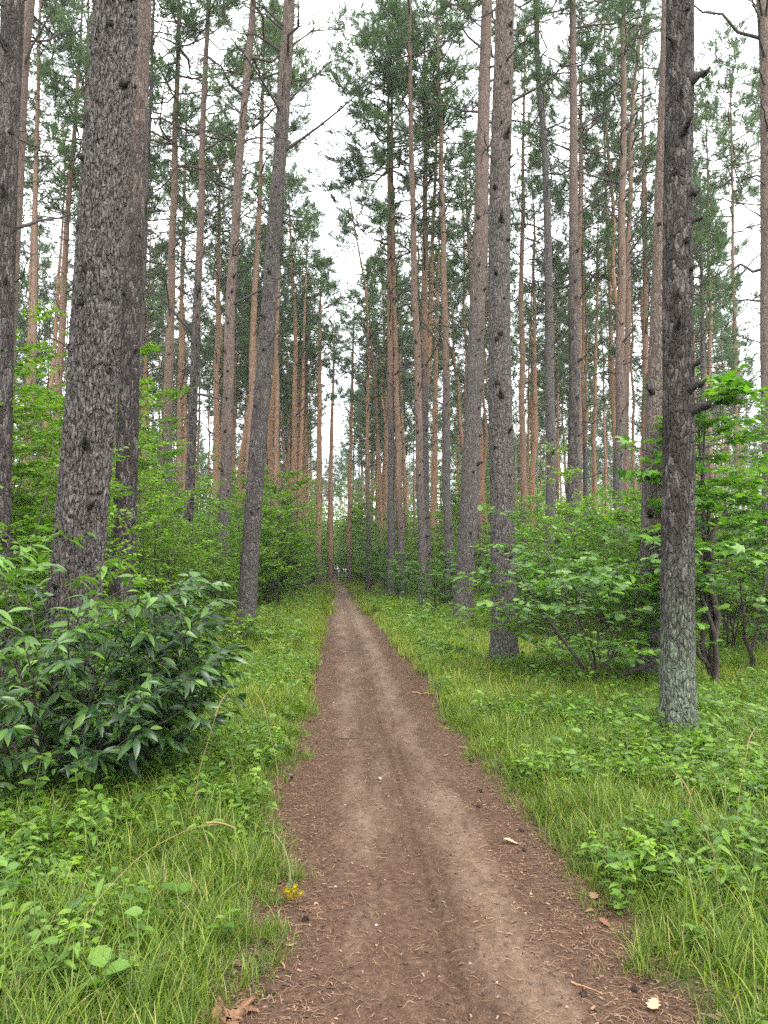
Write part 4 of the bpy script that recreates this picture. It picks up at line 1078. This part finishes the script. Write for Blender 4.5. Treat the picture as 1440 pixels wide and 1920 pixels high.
def cover_points(rng, n, y0, y1, dmin, dmax, pw=1.0, bias=1.0, side=None):
    """points beside the path; pw>1 favours near distances"""
    y = y0 + (y1 - y0) * rng.random(n * 3) ** pw
    d = dmin + (dmax - dmin) * rng.random(n * 3) ** bias
    sg = np.where(rng.random(n * 3) < .5, -1.0, 1.0) if side is None else np.full(n * 3, float(side))
    x = path_c(y) + sg * (path_hw(y) + d)
    x = x + edge_n(sg, y) * sg
    b = np.degrees(np.arctan2(x, y)) - 3.28
    ok = np.abs(b) < 31
    x, y, d = x[ok][:n], y[ok][:n], d[ok][:n]
    return x, y, d

rg = np.random.default_rng(5)
# brown leaf litter lying in the verges
M['verge_litter'] = leaf_mat('verge_litter', [(0, (.05, .026, .016)), (.5, (.11, .06, .034)), (1, (.24, .155, .09))], .75, .15, (1, .9, .7))
x, y, d = cover_points(rg, 5200, 2.0, 16, -.02, 4.5, 1.5)
n = len(x); a = rg.random(n) * TAU
V, F, T = leaves('ovate', np.stack([x, y, ground_z(x, y) + .004 + .02 * rg.random(n) ** 2], -1), np.stack([np.cos(a), np.sin(a), rg.normal(size=n) * .15], -1), np.stack([rg.normal(size=n) * .3, rg.normal(size=n) * .3, np.ones(n)], -1), rg.uniform(.025, .055, n), rg)
tag(add('leaf_litter', mesh_data('leaf_litter', V, [F], [M['verge_litter']], True, {'tint': T})), 'brown dead leaves lying in the grass of both verges', kind='stuff')
G_near = [tuft_mesh(10 + k, 22, .09, [.13, .18, .28, .16, .36, .2][k], .005, 'grass', .045, [.9, .7, 1.0, .8, .8, 1.1][k], 5, .08) for k in range(6)]
G_mid = [tuft_mesh(30 + k, 34, .1, .27, .009, 'verge_lime' if k < 3 else 'grass', .09, .85, 3, .08) for k in range(5)]
G_far = [tuft_mesh(50 + k, 46, .1, .26, .018, 'verge_lime', .2, .8, 2, .06) for k in range(4)]
def rots(n, tilt=.12): return np.stack([rg.normal(size=n) * tilt, rg.normal(size=n) * tilt, rg.random(n) * TAU], -1)

def grass_layer(name, label, n, y0, y1, dmin, dmax, pw, meshes, smin, smax, bias=1.0):
    x, y, d = cover_points(rg, n, y0, y1, dmin, dmax, pw, bias)
    keep = rg.random(len(x)) < (.3 + .7 * sstep(-.02, .25, d)) * (.48 + .6 * sstep(-.5, .4, fbm(x * 1.3, y * 1.3, 4, 3)))
    x, y, d = x[keep], y[keep], d[keep]
    s = rg.uniform(smin, smax, len(x)) * (.55 + .5 * sstep(0, .35, d))
    scatter(name, label, np.stack([x, y, ground_z(x, y)], -1), rots(len(x)), s, rg.integers(0, len(meshes), len(x)), meshes)
grass_layer('verge_grass', 'long green grass on both verges close to the camera', 22000, 2.0, 8.5, -.04, 4.2, 1.0, G_near, .35, 1.05)
grass_layer('midway_grass', 'bright green grass beside the path in the middle distance', 16000, 8.0, 26, .08, 9, 1.3, G_mid, .6, 1.1, 1.3)
grass_layer('distant_grass', 'pale green grass strips far along the path', 13000, 24, 100, .3, 14, 1.5, G_far, .8, 1.3, 1.5)

H_m = [herb_mesh(80, .2, 'ovate', .055, 'herb'), herb_mesh(81, .14, 'round', .045, 'herb', 4, 5), herb_mesh(82, .26, 'ovate', .065, 'herb', 2, 8),
       herb_mesh(83, .1, 'round', .05, 'herb', 3, 4), herb_mesh(84, .18, 'ovate', .05, 'bush', 4, 7), herb_mesh(85, .3, 'lance', .09, 'herb', 2, 8)]
def herb_layer(name, label, n, y0, y1, dmin, dmax, pw, side, smin, smax, bias):
    x, y, d = cover_points(rg, n, y0, y1, dmin, dmax, pw, bias, side)
    keep = rg.random(len(x)) < sstep(-.5, .4, fbm(x * 1.1, y * 1.1, 14, 3)) * sstep(0, .35, d)
    x, y = x[keep], y[keep]
    scatter(name, label, np.stack([x, y, ground_z(x, y)], -1), rots(len(x), .2), rg.uniform(smin, smax, len(x)), rg.integers(0, 6, len(x)), H_m)
herb_layer('leafy_undergrowth', 'low light green leafy plants covering the ground right of the path', 12500, 2.0, 13, .1, 5.5, 1.0, 1, .45, 1.0, .8)
herb_layer('verge_herbs', 'low leafy herbs among the grass left of the path', 8500, 2.0, 12, .05, 3.6, 1.0, -1, .45, .95, 1.0)
herb_layer('distant_herbs', 'leafy ground plants under the bushes further away', 7000, 12, 40, .3, 14, 1.3, None, 1.0, 2.0, 1.0)

# ------------------------------------------------------------------ litter on the path
rg = np.random.default_rng(9)
def litter(name, label, n, y0, y1, ub, mats, lmin, lmax, wmin, wmax, bent=False, lift=.004):
    y = y0 + (y1 - y0) * rg.random(n) ** 1.5; u = ub(n, y); x = path_c(y) + u
    a = rg.random(n) * TAU; l = rg.uniform(lmin, lmax, n); w = rg.uniform(wmin, wmax, n)
    z = surf_z(x, y) + .0015 + lift * rg.random(n)
    d = np.stack([np.cos(a), np.sin(a), rg.normal(size=n) * .06], -1); s = np.stack([-np.sin(a), np.cos(a), rg.normal(size=n) * .25], -1)
    c = np.stack([x, y, z], -1); k = s * (rg.normal(size=n) * .12 * l)[:, None] + np.array([0, 0, .002])
    L_ = l[:, None]; W = w[:, None]
    V = np.stack([c - d * L_ / 2 - s * W / 2, c - d * L_ / 2 + s * W / 2, c + k - s * W / 2, c + k + s * W / 2, c + d * L_ / 2 - s * W * .35, c + d * L_ / 2 + s * W * .35], 1)
    f = np.array([(0, 2, 3, 1), (2, 4, 5, 3)])
    F = (f[None] + (np.arange(n) * 6)[:, None, None]).reshape(-1, 4)
    o = add(name, mesh_data(name, V.reshape(-1, 3), [F], mats, False, {'tint': np.repeat(rg.random(n), 6)}))
    tag(o, label, kind='stuff')
def u_edges(n, y):
    u = np.where(rg.random(n) < .78, np.sign(rg.normal(size=n)) * np.abs(rg.normal(.72, .2, n)), rg.uniform(-.8, .8, n)); return np.clip(u, -1.05, 1.05)
M['needle_litter'] = plain_mat('fallen_needles', [(.2, (.06, .03, .017)), (.5, (.15, .08, .045)), (.8, (.3, .19, .11))], 9, .8, 0, attr='tint')
M['chip'] = plain_mat('bark_crumbs', [(.2, (.025, .015, .012)), (.5, (.09, .05, .035)), (.8, (.24, .15, .1))], 12, .9, .3, attr='tint')
litter('fallen_needles', 'thin tan pine needles strewn over the path', 17000, 2.0, 13, u_edges, [M['needle_litter']], .035, .075, .0012, .002)
litter('bark_crumbs', 'dark bark crumbs and leaf scraps along the path edges', 14000, 2.0, 16, u_edges, [M['chip']], .006, .028, .003, .009, lift=.006)

# pebbles
n = 130
y = 2.2 + 13 * rg.random(n) ** 1.4; u = rg.normal(0, .42, n); x = path_c(y) + u; z = surf_z(x, y)
ico = []
t_ = (1 + 5 ** .5) / 2
iv = unit(np.array([(-1, t_, 0), (1, t_, 0), (-1, -t_, 0), (1, -t_, 0), (0, -1, t_), (0, 1, t_), (0, -1, -t_), (0, 1, -t_), (t_, 0, -1), (t_, 0, 1), (-t_, 0, -1), (-t_, 0, 1)], float))
iF = np.array([(0, 11, 5), (0, 5, 1), (0, 1, 7), (0, 7, 10), (0, 10, 11), (1, 5, 9), (5, 11, 4), (11, 10, 2), (10, 7, 6), (7, 1, 8), (3, 9, 4), (3, 4, 2), (3, 2, 6), (3, 6, 8), (3, 8, 9), (4, 9, 5), (2, 4, 11), (6, 2, 10), (8, 6, 7), (9, 8, 1)])
sz = .0035 + .008 * rg.random(n) ** 2.5
V = iv[None] * (sz[:, None] * rg.uniform(.7, 1.3, (n, 3)))[:, None, :] * np.array([1, 1, .6]) + np.stack([x, y, z + sz * .2], -1)[:, None, :]
M['pebble'] = plain_mat('pebble_stone', [(.3, (.12, .1, .09)), (.6, (.22, .2, .18)), (.85, (.36, .34, .32))], 6, .8, .2, attr='tint')
o = add('pebbles', mesh_data('pebbles', V.reshape(-1, 3), [(iF[None] + (np.arange(n) * 12)[:, None, None]).reshape(-1, 3)], [M['pebble']], True, {'tint': np.repeat(rg.random(n), 12)}))
tag(o, 'scattered pale grit and tiny pebbles on the path', kind='stuff')

# pine cones
M['cone'] = plain_mat('pine_cone_scales', [(.3, (.025, .016, .013)), (.6, (.07, .045, .035)), (.9, (.16, .1, .07))], 40, .85, .4)
def cone_mesh(seed):
    rng = np.random.default_rng(seed); V, F = [], []
    core = np.stack([np.linspace(-.022, .024, 6), np.zeros(6), np.zeros(6)], -1)
    v, f = tubes([core], [np.array([.006, .013, .015, .012, .007, .002])], 8); V.append(v); F.append(f); off = len(v)
    k = 0
    for r_ in range(6):
        t = r_ / 5; m = [6, 8, 8, 7, 6, 4][r_]; rr = [.012, .017, .018, .015, .011, .006][r_]
        for q in range(m):
            a = (q + .5 * (r_ % 2)) * TAU / m + rng.normal() * .1; xx = -.02 + .042 * t
            d = np.array([.45, math.cos(a), math.sin(a)]); d /= np.linalg.norm(d); s = np.array([0, -math.sin(a), math.cos(a)])
            b = np.array([xx, 0, 0]) + d * rr * .5
            tip = b + d * rr * .75
            w = .0055
            up = np.cross(d, s) * .0016
            V.append(np.array([b - s * w * .6, b + s * w * .6, tip + s * w, tip - s * w, tip + d * .003 + up])); 
            F.append(np.array([(off, off + 1, off + 2, off + 3)])); F.append(np.array([(off + 3, off + 2, off + 4, off + 4)])[:, :3]); off += 5
    quads = np.concatenate([f for f in F if f.shape[1] == 4]); tris = np.concatenate([f for f in F if f.shape[1] == 3])
    return mesh_data('pine_cone', np.concatenate(V), [quads, tris], [M['cone']], False)
CONE = [cone_mesh(k) for k in range(4)]
cones = [(-.14, 3.42), (-.3, 3.2), (-.02, 3.1), (-.24, 2.86), (-.28, 3.0), (.86, 2.78), (1.05, 2.8), (.88, 4.9), (.93, 5.2), (.98, 4.15), (.8, 4.7), (1.04, 4.45), (.12, 3.25), (.06, 2.85),
         (-.36, 5.0), (-.33, 5.6), (-.3, 6.3), (-.34, 6.9), (-.28, 7.6), (-.33, 8.4), (1.02, 6.0), (1.06, 6.6), (1.0, 7.4), (1.04, 8.3), (.98, 9.2), (-.37, 9.3), (-.3, 10.4), (.95, 10.3), (.7, 2.6), (.2, 4.4)]
cg = [('left', 'near'), ('right', 'near'), ('left', 'far'), ('right', 'far')]
cones = [q for q in cones if abs(q[0] - .39) > .42]
for k, (x, y) in enumerate(cones):
    sd = 'left' if x < .4 else 'right'; ds = 'in the foreground' if y < 4.6 else 'further along'
    o = add('pine_cone', CONE[k % 4], None, (x, y, float(surf_z(x, y)) + .006), (rg.normal() * .3, rg.normal() * .3, rg.random() * TAU), rg.uniform(.55, .9))
    nth = ORD[sorted([q[1] for q in cones if (q[0] < .4) == (x < .4)]).index(y)]
    tag(o, f'small dark pine cone, {nth} nearest the camera on the {sd} side of the path', 'pine cone', f'pine cones on the {sd} side of the path')

# twigs
def twig(name, label, pts, r, mat='deadwood', side=()):
    p = np.array(pts, float); p[:, 2] += surf_z(p[:, 0], p[:, 1]) + r
    o0 = p[0].copy(); s = np.linspace(0, 1, len(p)); ss = np.linspace(0, 1, len(p) * 3)
    q = np.stack([np.interp(ss, s, p[:, i]) for i in range(3)], -1); q[1:-1] += rg.normal(size=(len(q) - 2, 3)) * r * .5
    P_, R_ = [q - o0], [np.linspace(r, r * .5, len(q))]
    for (i, dx, dy) in side: P_.append(np.array([q[i] - o0, q[i] - o0 + np.array([dx, dy, .01])])); R_.append(np.array([r * .5, r * .3]))
    v, f = tubes(P_, R_, 6)
    o = add(name, mesh_data(name, v, [f], [M[mat]], True), None, o0); tag(o, label, 'twig'); return o
M['tanwood'] = plain_mat('peeled_wood', [(.3, (.16, .08, .04)), (.6, (.34, .19, .1)), (.9, (.5, .32, .18))], 30, .8, .5, (1, 1, 3))
twig('fallen_twig', 'thin straight twig lying across the middle of the path', [(.0, 6.86, 0), (.12, 6.84, .003), (.3, 6.87, 0)], .006, 'deadwood', [(4, .03, .02)])
twig('fallen_twig', 'reddish brown stick at the right edge of the path further ahead', [(.86, 9.25, 0), (.98, 9.12, 0), (1.14, 9.05, 0)], .012, 'tanwood')
twig('fallen_twig', 'short light stick beside a cone at the bottom right of the path', [(.84, 2.86, .002), (.93, 2.78, .002)], .004, 'tanwood')
twig('fallen_twig', 'curved grey twig on the litter at the bottom left of the path', [(-.29, 3.02, 0), (-.31, 2.93, .01), (-.29, 2.84, .004)], .0035)
twig('fallen_twig', 'stubby tan stick in the needle litter at the bottom left', [(-.215, 3.06, .003), (-.195, 3.01, .003)], .005, 'tanwood')
twig('fallen_branch', 'dark bare stick poking up from the grass left of the tall front verge pine', [(2.2, 15.1, 0), (2.35, 15.25, .25), (2.5, 15.4, .48)], .016)
twig('fallen_twig', 'bent stick lying on the right path edge among crumbs', [(.98, 6.5, 0), (1.06, 6.42, .006), (1.18, 6.46, .004)], .006, 'tanwood')

# rotten wood, three splintered pieces at the bottom left path edge
M['rotten'] = plain_mat('rotten_wood', [(.25, (.06, .03, .016)), (.5, (.2, .105, .055)), (.75, (.36, .22, .12))], 22, .9, 1.0, (1, .25, 1), dist=.02)
def splinter(seed, l, w, h):
    rng = np.random.default_rng(seed); n = 14; m = 9
    t = np.linspace(0, 1, n); a = np.arange(m) * TAU / m
    prof = np.sin(np.pi * np.clip(t * .94 + .04, 0, 1)) ** .45
    T_, A_ = np.meshgrid(t, a, indexing='ij')
    rr = 1 + .28 * vnoise(np.cos(A_) * 2 + seed, np.sin(A_) * 2, T_ * 9) + .2 * vnoise(np.cos(A_) * 5 + seed, np.sin(A_) * 5, T_ * 3)
    V = np.stack([np.cos(A_) * w / 2 * rr * prof[:, None], (T_ - .5) * l + .02 * rng.normal(size=T_.shape), np.sin(A_) * h / 2 * rr * prof[:, None] + .012 * np.sin(T_ * 5)], -1).reshape(-1, 3)
    i = np.arange(n - 1)[:, None] * m + np.arange(m)[None]; j = np.arange(n - 1)[:, None] * m + (np.arange(m)[None] + 1) % m
    return mesh_data('splinter', V, [np.stack([i, j, j + m, i + m], -1).reshape(-1, 4)], [M['rotten']], False)
wd = empty('rotten_log', (-.37, 2.72, float(surf_z(-.37, 2.72)))); tag(wd, 'splintered orange rotten wood at the bottom left edge of the path', 'rotten wood')
for k, (x, y, z, rz, l, w, h) in enumerate([(-.04, .0, .02, .15, .2, .07, .05), (.04, -.02, .025, -.45, .19, .06, .05), (.0, -.06, .03, .9, .15, .08, .055), (-.06, .1, .02, .1, .12, .04, .03), (.075, .06, .025, -.5, .16, .03, .035)]):
    add('splinter', splinter(k, l, w, h), wd, (x * .8, y * .8, z * .5), (.1, .08 * k, rz), .78)
chip = add('bark_flake', splinter(9, .12, .045, .014), None, (-.46, 3.7, float(surf_z(-.46, 3.7)) + .012), (.2, .1, .1)); tag(chip, 'single orange bark flake in the left verge grass', 'bark')

# fallen leaves
M['dryleaf'] = leaf_mat('dry_leaf', [(0, (.2, .09, .055)), (.5, (.32, .19, .11)), (1, (.5, .38, .24))], .7, .2, (1, .9, .7))
tv, tf = LEAF['oak']
for k, (x, y, rz, s, t, lab) in enumerate([
    (1.1, 2.73, 2.6, .085, 1.0, 'pale tan dry oak leaf at the bottom right edge of the path'),
    (-.26, 2.72, 1.0, .07, .0, 'reddish dry leaf beside the splintered rotten wood'),
    (-.17, 3.2, 2.0, .04, .8, 'small tan leaf scrap below the yellow flower'),
    (1.13, 3.25, .4, .07, .1, 'reddish brown dry leaf under the right verge grass'),
    (.98, 4.25, 1.2, .09, .95, 'yellowish dry leaf at the right path edge midway'),
    (.3, 5.6, .3, .05, 1.0, 'lone pale leaf in the middle of the path'),
    (1.16, 3.6, 3.0, .08, .55, 'curled brown leaf at the foot of the right verge grass')]):
    v = tv.copy(); v[:, 2] = .12 * np.sin(v[:, 1] * 5 + k) * .5 + .3 * v[:, 0] ** 2
    o = add('fallen_leaf', mesh_data('fallen_leaf', v, [tf], [M['dryleaf']], True, {'tint': np.full(len(v), t)}), None, (x, y, float(surf_z(x, y)) + .012), (.1, .1, rz), s)
    tag(o, lab, 'leaf')

# yellow flower drooping onto the path
def tube_obj(name, pts, r0, r1, mat, parent, n=14):
    p = np.array(pts, float); s = np.linspace(0, 1, len(p)); ss = np.linspace(0, 1, n)
    q = np.stack([np.interp(ss, s, p[:, i]) for i in range(3)], -1)
    k = np.array([.25, .5, .25]); q[1:-1] = np.stack([np.convolve(q[:, i], k, 'valid') for i in range(3)], -1)
    v, f = tubes([q], [np.linspace(r0, r1, n)], 6); return add(name, mesh_data(name, v, [f], [M[mat]], True), parent)
M['yellow'] = leaf_mat('yellow_petals', [(0, (.5, .36, .01)), (1, (.75, .6, .03))], .5, .3, (1.1, 1.05, .6))
fl = empty('yellow_flower', (-.44, 4.12, float(ground_z(np.array(-.44), np.array(4.12))))); tag(fl, 'yellow flower head on a long green stem bent over onto the path', 'flower')
tube_obj('stem', [(0, 0, 0), (.05, -.08, .14), (.12, -.2, .19), (.19, -.34, .15), (.22, -.46, .1), (.225, -.52, .075)], .004, .0028, 'greenstem', fl)
rng = np.random.default_rng(3)
hd = np.array([.23, -.55, .045])
PP, RR_ = [], []
pet, pd, pn = [], [], []
for k in range(26):
    e = hd + np.array([rng.normal() * .022, -abs(rng.normal()) * .014, rng.normal() * .014])
    PP.append(np.array([[.225, -.51, .08], (np.array([.225, -.51, .08]) + e) / 2 + rng.normal(size=3) * .004, e])); RR_.append(np.array([.0013, .001, .0008]))
    for q in range(9):
        a = q * TAU / 9 + rng.random(); ax_ = unit(e - np.array([.225, -.5, .09])); s1 = unit(np.cross(ax_, [.3, .2, 1])); s2 = np.cross(ax_, s1)
        pet.append(e); pd.append(s1 * math.cos(a) + s2 * math.sin(a) + ax_ * .4); pn.append(ax_)
v, f = tubes(PP, RR_, 4); add('flower_stalks', mesh_data('flower_stalks', v, [f], [M['greenstem']], True), fl)
V, F, T = leaves('kite', np.array(pet), np.array(pd), np.array(pn), .014, rng); add('petals', mesh_data('petals', V, [F], [M['yellow']], False, {'tint': T}), fl)
lp = np.array([[.05, -.08, .14], [.1, -.16, .18], [.16, -.28, .17], [.02, -.03, .07]]); ld = np.array([[.8, .2, .3], [-.6, -.3, .3], [.7, -.4, 0], [-.7, -.2, .3]])
for a_, d_ in zip(lp, ld):
    V, F, T = leaves('lance', a_[None], d_[None], np.array([[0, 0, 1.0]]), .05, rng); add('leaf', mesh_data('leaf', V, [F], [M['herb']], True, {'tint': T}), fl)

# arching dry grass stalk
gs = empty('grass_stalk', (-1.02, 2.85, float(ground_z(np.array(-1.02), np.array(2.85))))); tag(gs, 'long dry grass stalk arching right with a pale seed head, bottom left', 'grass')
tube_obj('stem', [(0, 0, 0), (.1, .15, .2), (.25, .33, .34), (.42, .5, .38), (.52, .58, .36)], .0013, .001, 'straw', gs)
tube_obj('seed_head', [(.46, .54, .378), (.5, .57, .372), (.55, .59, .352), (.58, .6, .33)], .006, .003, 'straw', gs, 10)
for k, (x, y, h, bx, lab) in enumerate([(-.78, 4.3, .75, .12, 'upright dry grass stalk in front of the dark glossy bush, left one'), (-.35, 4.75, .7, -.1, 'upright dry grass stalk before the right end of the dark glossy bush'),
                                       (2.0, 3.9, .6, .1, 'thin dry grass stalk in the right foreground undergrowth'), (1.62, 3.3, .55, -.12, 'thin dry stalk leaning left over the right verge grass')]):
    g_ = empty('grass_stalk', (x, y, float(ground_z(np.array(x), np.array(y))))); tag(g_, lab, 'grass')
    tube_obj('stem', [(0, 0, 0), (bx * .2, 0, h * .5), (bx, .03, h * .95)], .0022, .0013, 'straw', g_)
    tube_obj('seed_head', [(bx * .9, .03, h * .9), (bx * 1.1, .035, h), (bx * 1.5, .04, h * 1.08)], .0045, .002, 'straw', g_, 8)

# separate leafy plants near the camera
def seedling(name, label, x, y, h, leaf, size, mat, n, seed, lean=(0, 0), pairs=True):
    size *= .72; n = int(n * 1.3)
    rng = np.random.default_rng(seed)
    root = empty(name, (x, y, float(ground_z(np.array(x), np.array(y))))); tag(root, label, 'plant')
    pts = [(0, 0, 0), (lean[0] * .3, lean[1] * .3, h * .5), (lean[0], lean[1], h)]
    tube_obj('stem', pts, .004, .002, 'greenstem', root, 8)
    tv, tf = LEAF[leaf]
    p = np.array(pts)
    import mathutils
    for q in range(n):
        t = .35 + .65 * q / max(1, n - 1); a = q * 2.4 + rng.normal() * .3
        b = np.array([np.interp(t, [0, .5, 1], p[:, i]) for i in range(3)])
        d = unit(np.array([math.cos(a), math.sin(a), .2 + .2 * rng.normal()])); nn0 = np.array([.2 * rng.normal(), .2 * rng.normal(), 1.0])
        xx = unit(np.cross(d, nn0)); nn = np.cross(xx, d)
        m = mathutils.Matrix(((xx[0], d[0], nn[0]), (xx[1], d[1], nn[1]), (xx[2], d[2], nn[2])))
        me = mesh_data('leaf', tv * np.array([.9 + .2 * rng.random(), 1, 1]), [tf], [M[mat]], True, {'tint': np.full(len(tv), rng.random())})
        add('leaf', me, root, b, m.to_euler(), size * (.7 + .5 * rng.random()))
for a in [
 ('leafy_seedling', 'light green seedling with pointed oval leaves in front of the dark glossy bush, far left', -1.72, 4.55, .42, 'ovate', .12, 'herb', 9, 1, (.05, 0)),
 ('leafy_seedling', 'smaller oval-leaved seedling right of the far-left seedling below the glossy bush', -1.42, 4.45, .34, 'ovate', .11, 'herb', 8, 2, (-.03, 0)),
 ('leafy_seedling', 'broad pale green leaf pair low in the left foreground grass', -.68, 3.4, .12, 'round', .12, 'herb', 4, 3, (.02, 0)),
 ('leafy_seedling', 'broad-leaved plant at the very bottom of the left foreground', -.78, 2.72, .14, 'round', .13, 'herb', 6, 4, (0, 0)),
 ('leafy_seedling', 'bluish green broad-leaved plant at the left picture edge in the grass', -1.42, 3.5, .2, 'round', .1, 'oak', 8, 5, (0, 0)),
 ('leafy_seedling', 'bright leafy plant standing where the left grass meets the path', -.46, 3.1, .14, 'ovate', .08, 'herb', 7, 6, (.03, 0)),
 ('leafy_seedling', 'maple seedling with jagged leaves at the right foreground grass edge', 1.36, 2.98, .1, 'maple', .11, 'herb', 4, 7, (0, 0)),
 ('leafy_seedling', 'tall pale sprig rising in front of the oak bush', 2.62, 8.1, .5, 'ovate', .08, 'herb', 8, 8, (.02, 0)),
 ('leafy_seedling', 'round-leaved plant at the right picture edge in the long grass', 2.05, 3.35, .3, 'round', .1, 'herb', 8, 9, (-.05, 0)),
 ('leafy_seedling', 'single green sprout on the bare left path edge', -.33, 4.55, .06, 'ovate', .06, 'herb', 4, 10, (0, 0)),
 ('leafy_seedling', 'leafy plant at the foot of the lichen-covered trunk', 2.8, 6.55, .32, 'ovate', .09, 'herb', 9, 11, (.03, 0)),
 ('leafy_seedling', 'leafy plant between the path edge and the lichen-covered trunk', 1.95, 6.2, .28, 'ovate', .09, 'herb', 9, 12, (0, 0)),
]: seedling(*a)

# ------------------------------------------------------------------ forest beyond the last single trees
fm = []
for k in range(3):
    tm, dm, ax, H = PT[k * 2]; cr, lm = CROWNS[k * 2]
    def grab(me):
        v = np.empty(len(me.vertices) * 3, np.float32); me.vertices.foreach_get('co', v)
        li = np.empty(len(me.loops), np.int32); me.loops.foreach_get('vertex_index', li)
        return v.reshape(-1, 3), li
    tv_, tl = grab(tm); cv, cl = grab(cr)
    cv = cv + np.array([0, 0, H - CROWN_L])
    n1 = len(tl) // 4; n2 = len(cl) // 3
    tint = np.empty(len(cv), np.float32); cr.attributes['tint'].data.foreach_get('value', tint)
    fm.append(mesh_data('far_pine', np.concatenate([tv_, cv]), [tl.reshape(-1, 4), cl.reshape(-1, 3) + len(tv_)], [M['bark'], M['needle']], True,
                        {'tint': np.concatenate([np.full(len(tv_), .5), tint])}, np.concatenate([np.zeros(n1), np.ones(n2)])))
fm.append(SH['bushC'][0])
n = 900
y = np.sqrt(rg.uniform(105 ** 2, 210 ** 2, n)); b = rg.uniform(-31, 31, n); x = y * np.tan(np.radians(b + 3.28))
ok = (np.abs(x - path_c(y)) > 3.0) | (y > 140)
x, y = x[ok], y[ok]; n = len(x)
idx = np.where(rg.random(n) < .45, 3, rg.integers(0, 3, n))
scatter('distant_forest', 'mass of far pines and bushes at the end of the view', np.stack([x, y, ground_z(x, y)], -1),
        np.stack([np.zeros(n), np.zeros(n), rg.random(n) * TAU], -1), np.where(idx == 3, rg.uniform(1.6, 3.2, n), rg.uniform(.9, 1.1, n)), idx, fm).color = (.08, 0, 0, 1)

# ------------------------------------------------------------------ the damp air between the trees
m, nt, N, L = new_mat('haze_air')
pv = N.new('ShaderNodeVolumePrincipled'); pv.inputs['Color'].default_value = (.92, .96, 1.0, 1); pv.inputs['Density'].default_value = HAZE; pv.inputs['Anisotropy'].default_value = .2
ho = N.new('ShaderNodeOutputMaterial'); L.new(pv.outputs[0], ho.inputs['Volume'])
bv = np.array([(x, y, z) for x in (-330, 330) for y in (-45, 330) for z in (-1.6, 38)], float)
bf = np.array([(0, 1, 3, 2), (4, 6, 7, 5), (0, 4, 5, 1), (2, 3, 7, 6), (0, 2, 6, 4), (1, 5, 7, 3)])
hz = add('haze', mesh_data('haze', bv, [bf], [m])); tag(hz, 'thin pale damp air between the far trees', kind='stuff')
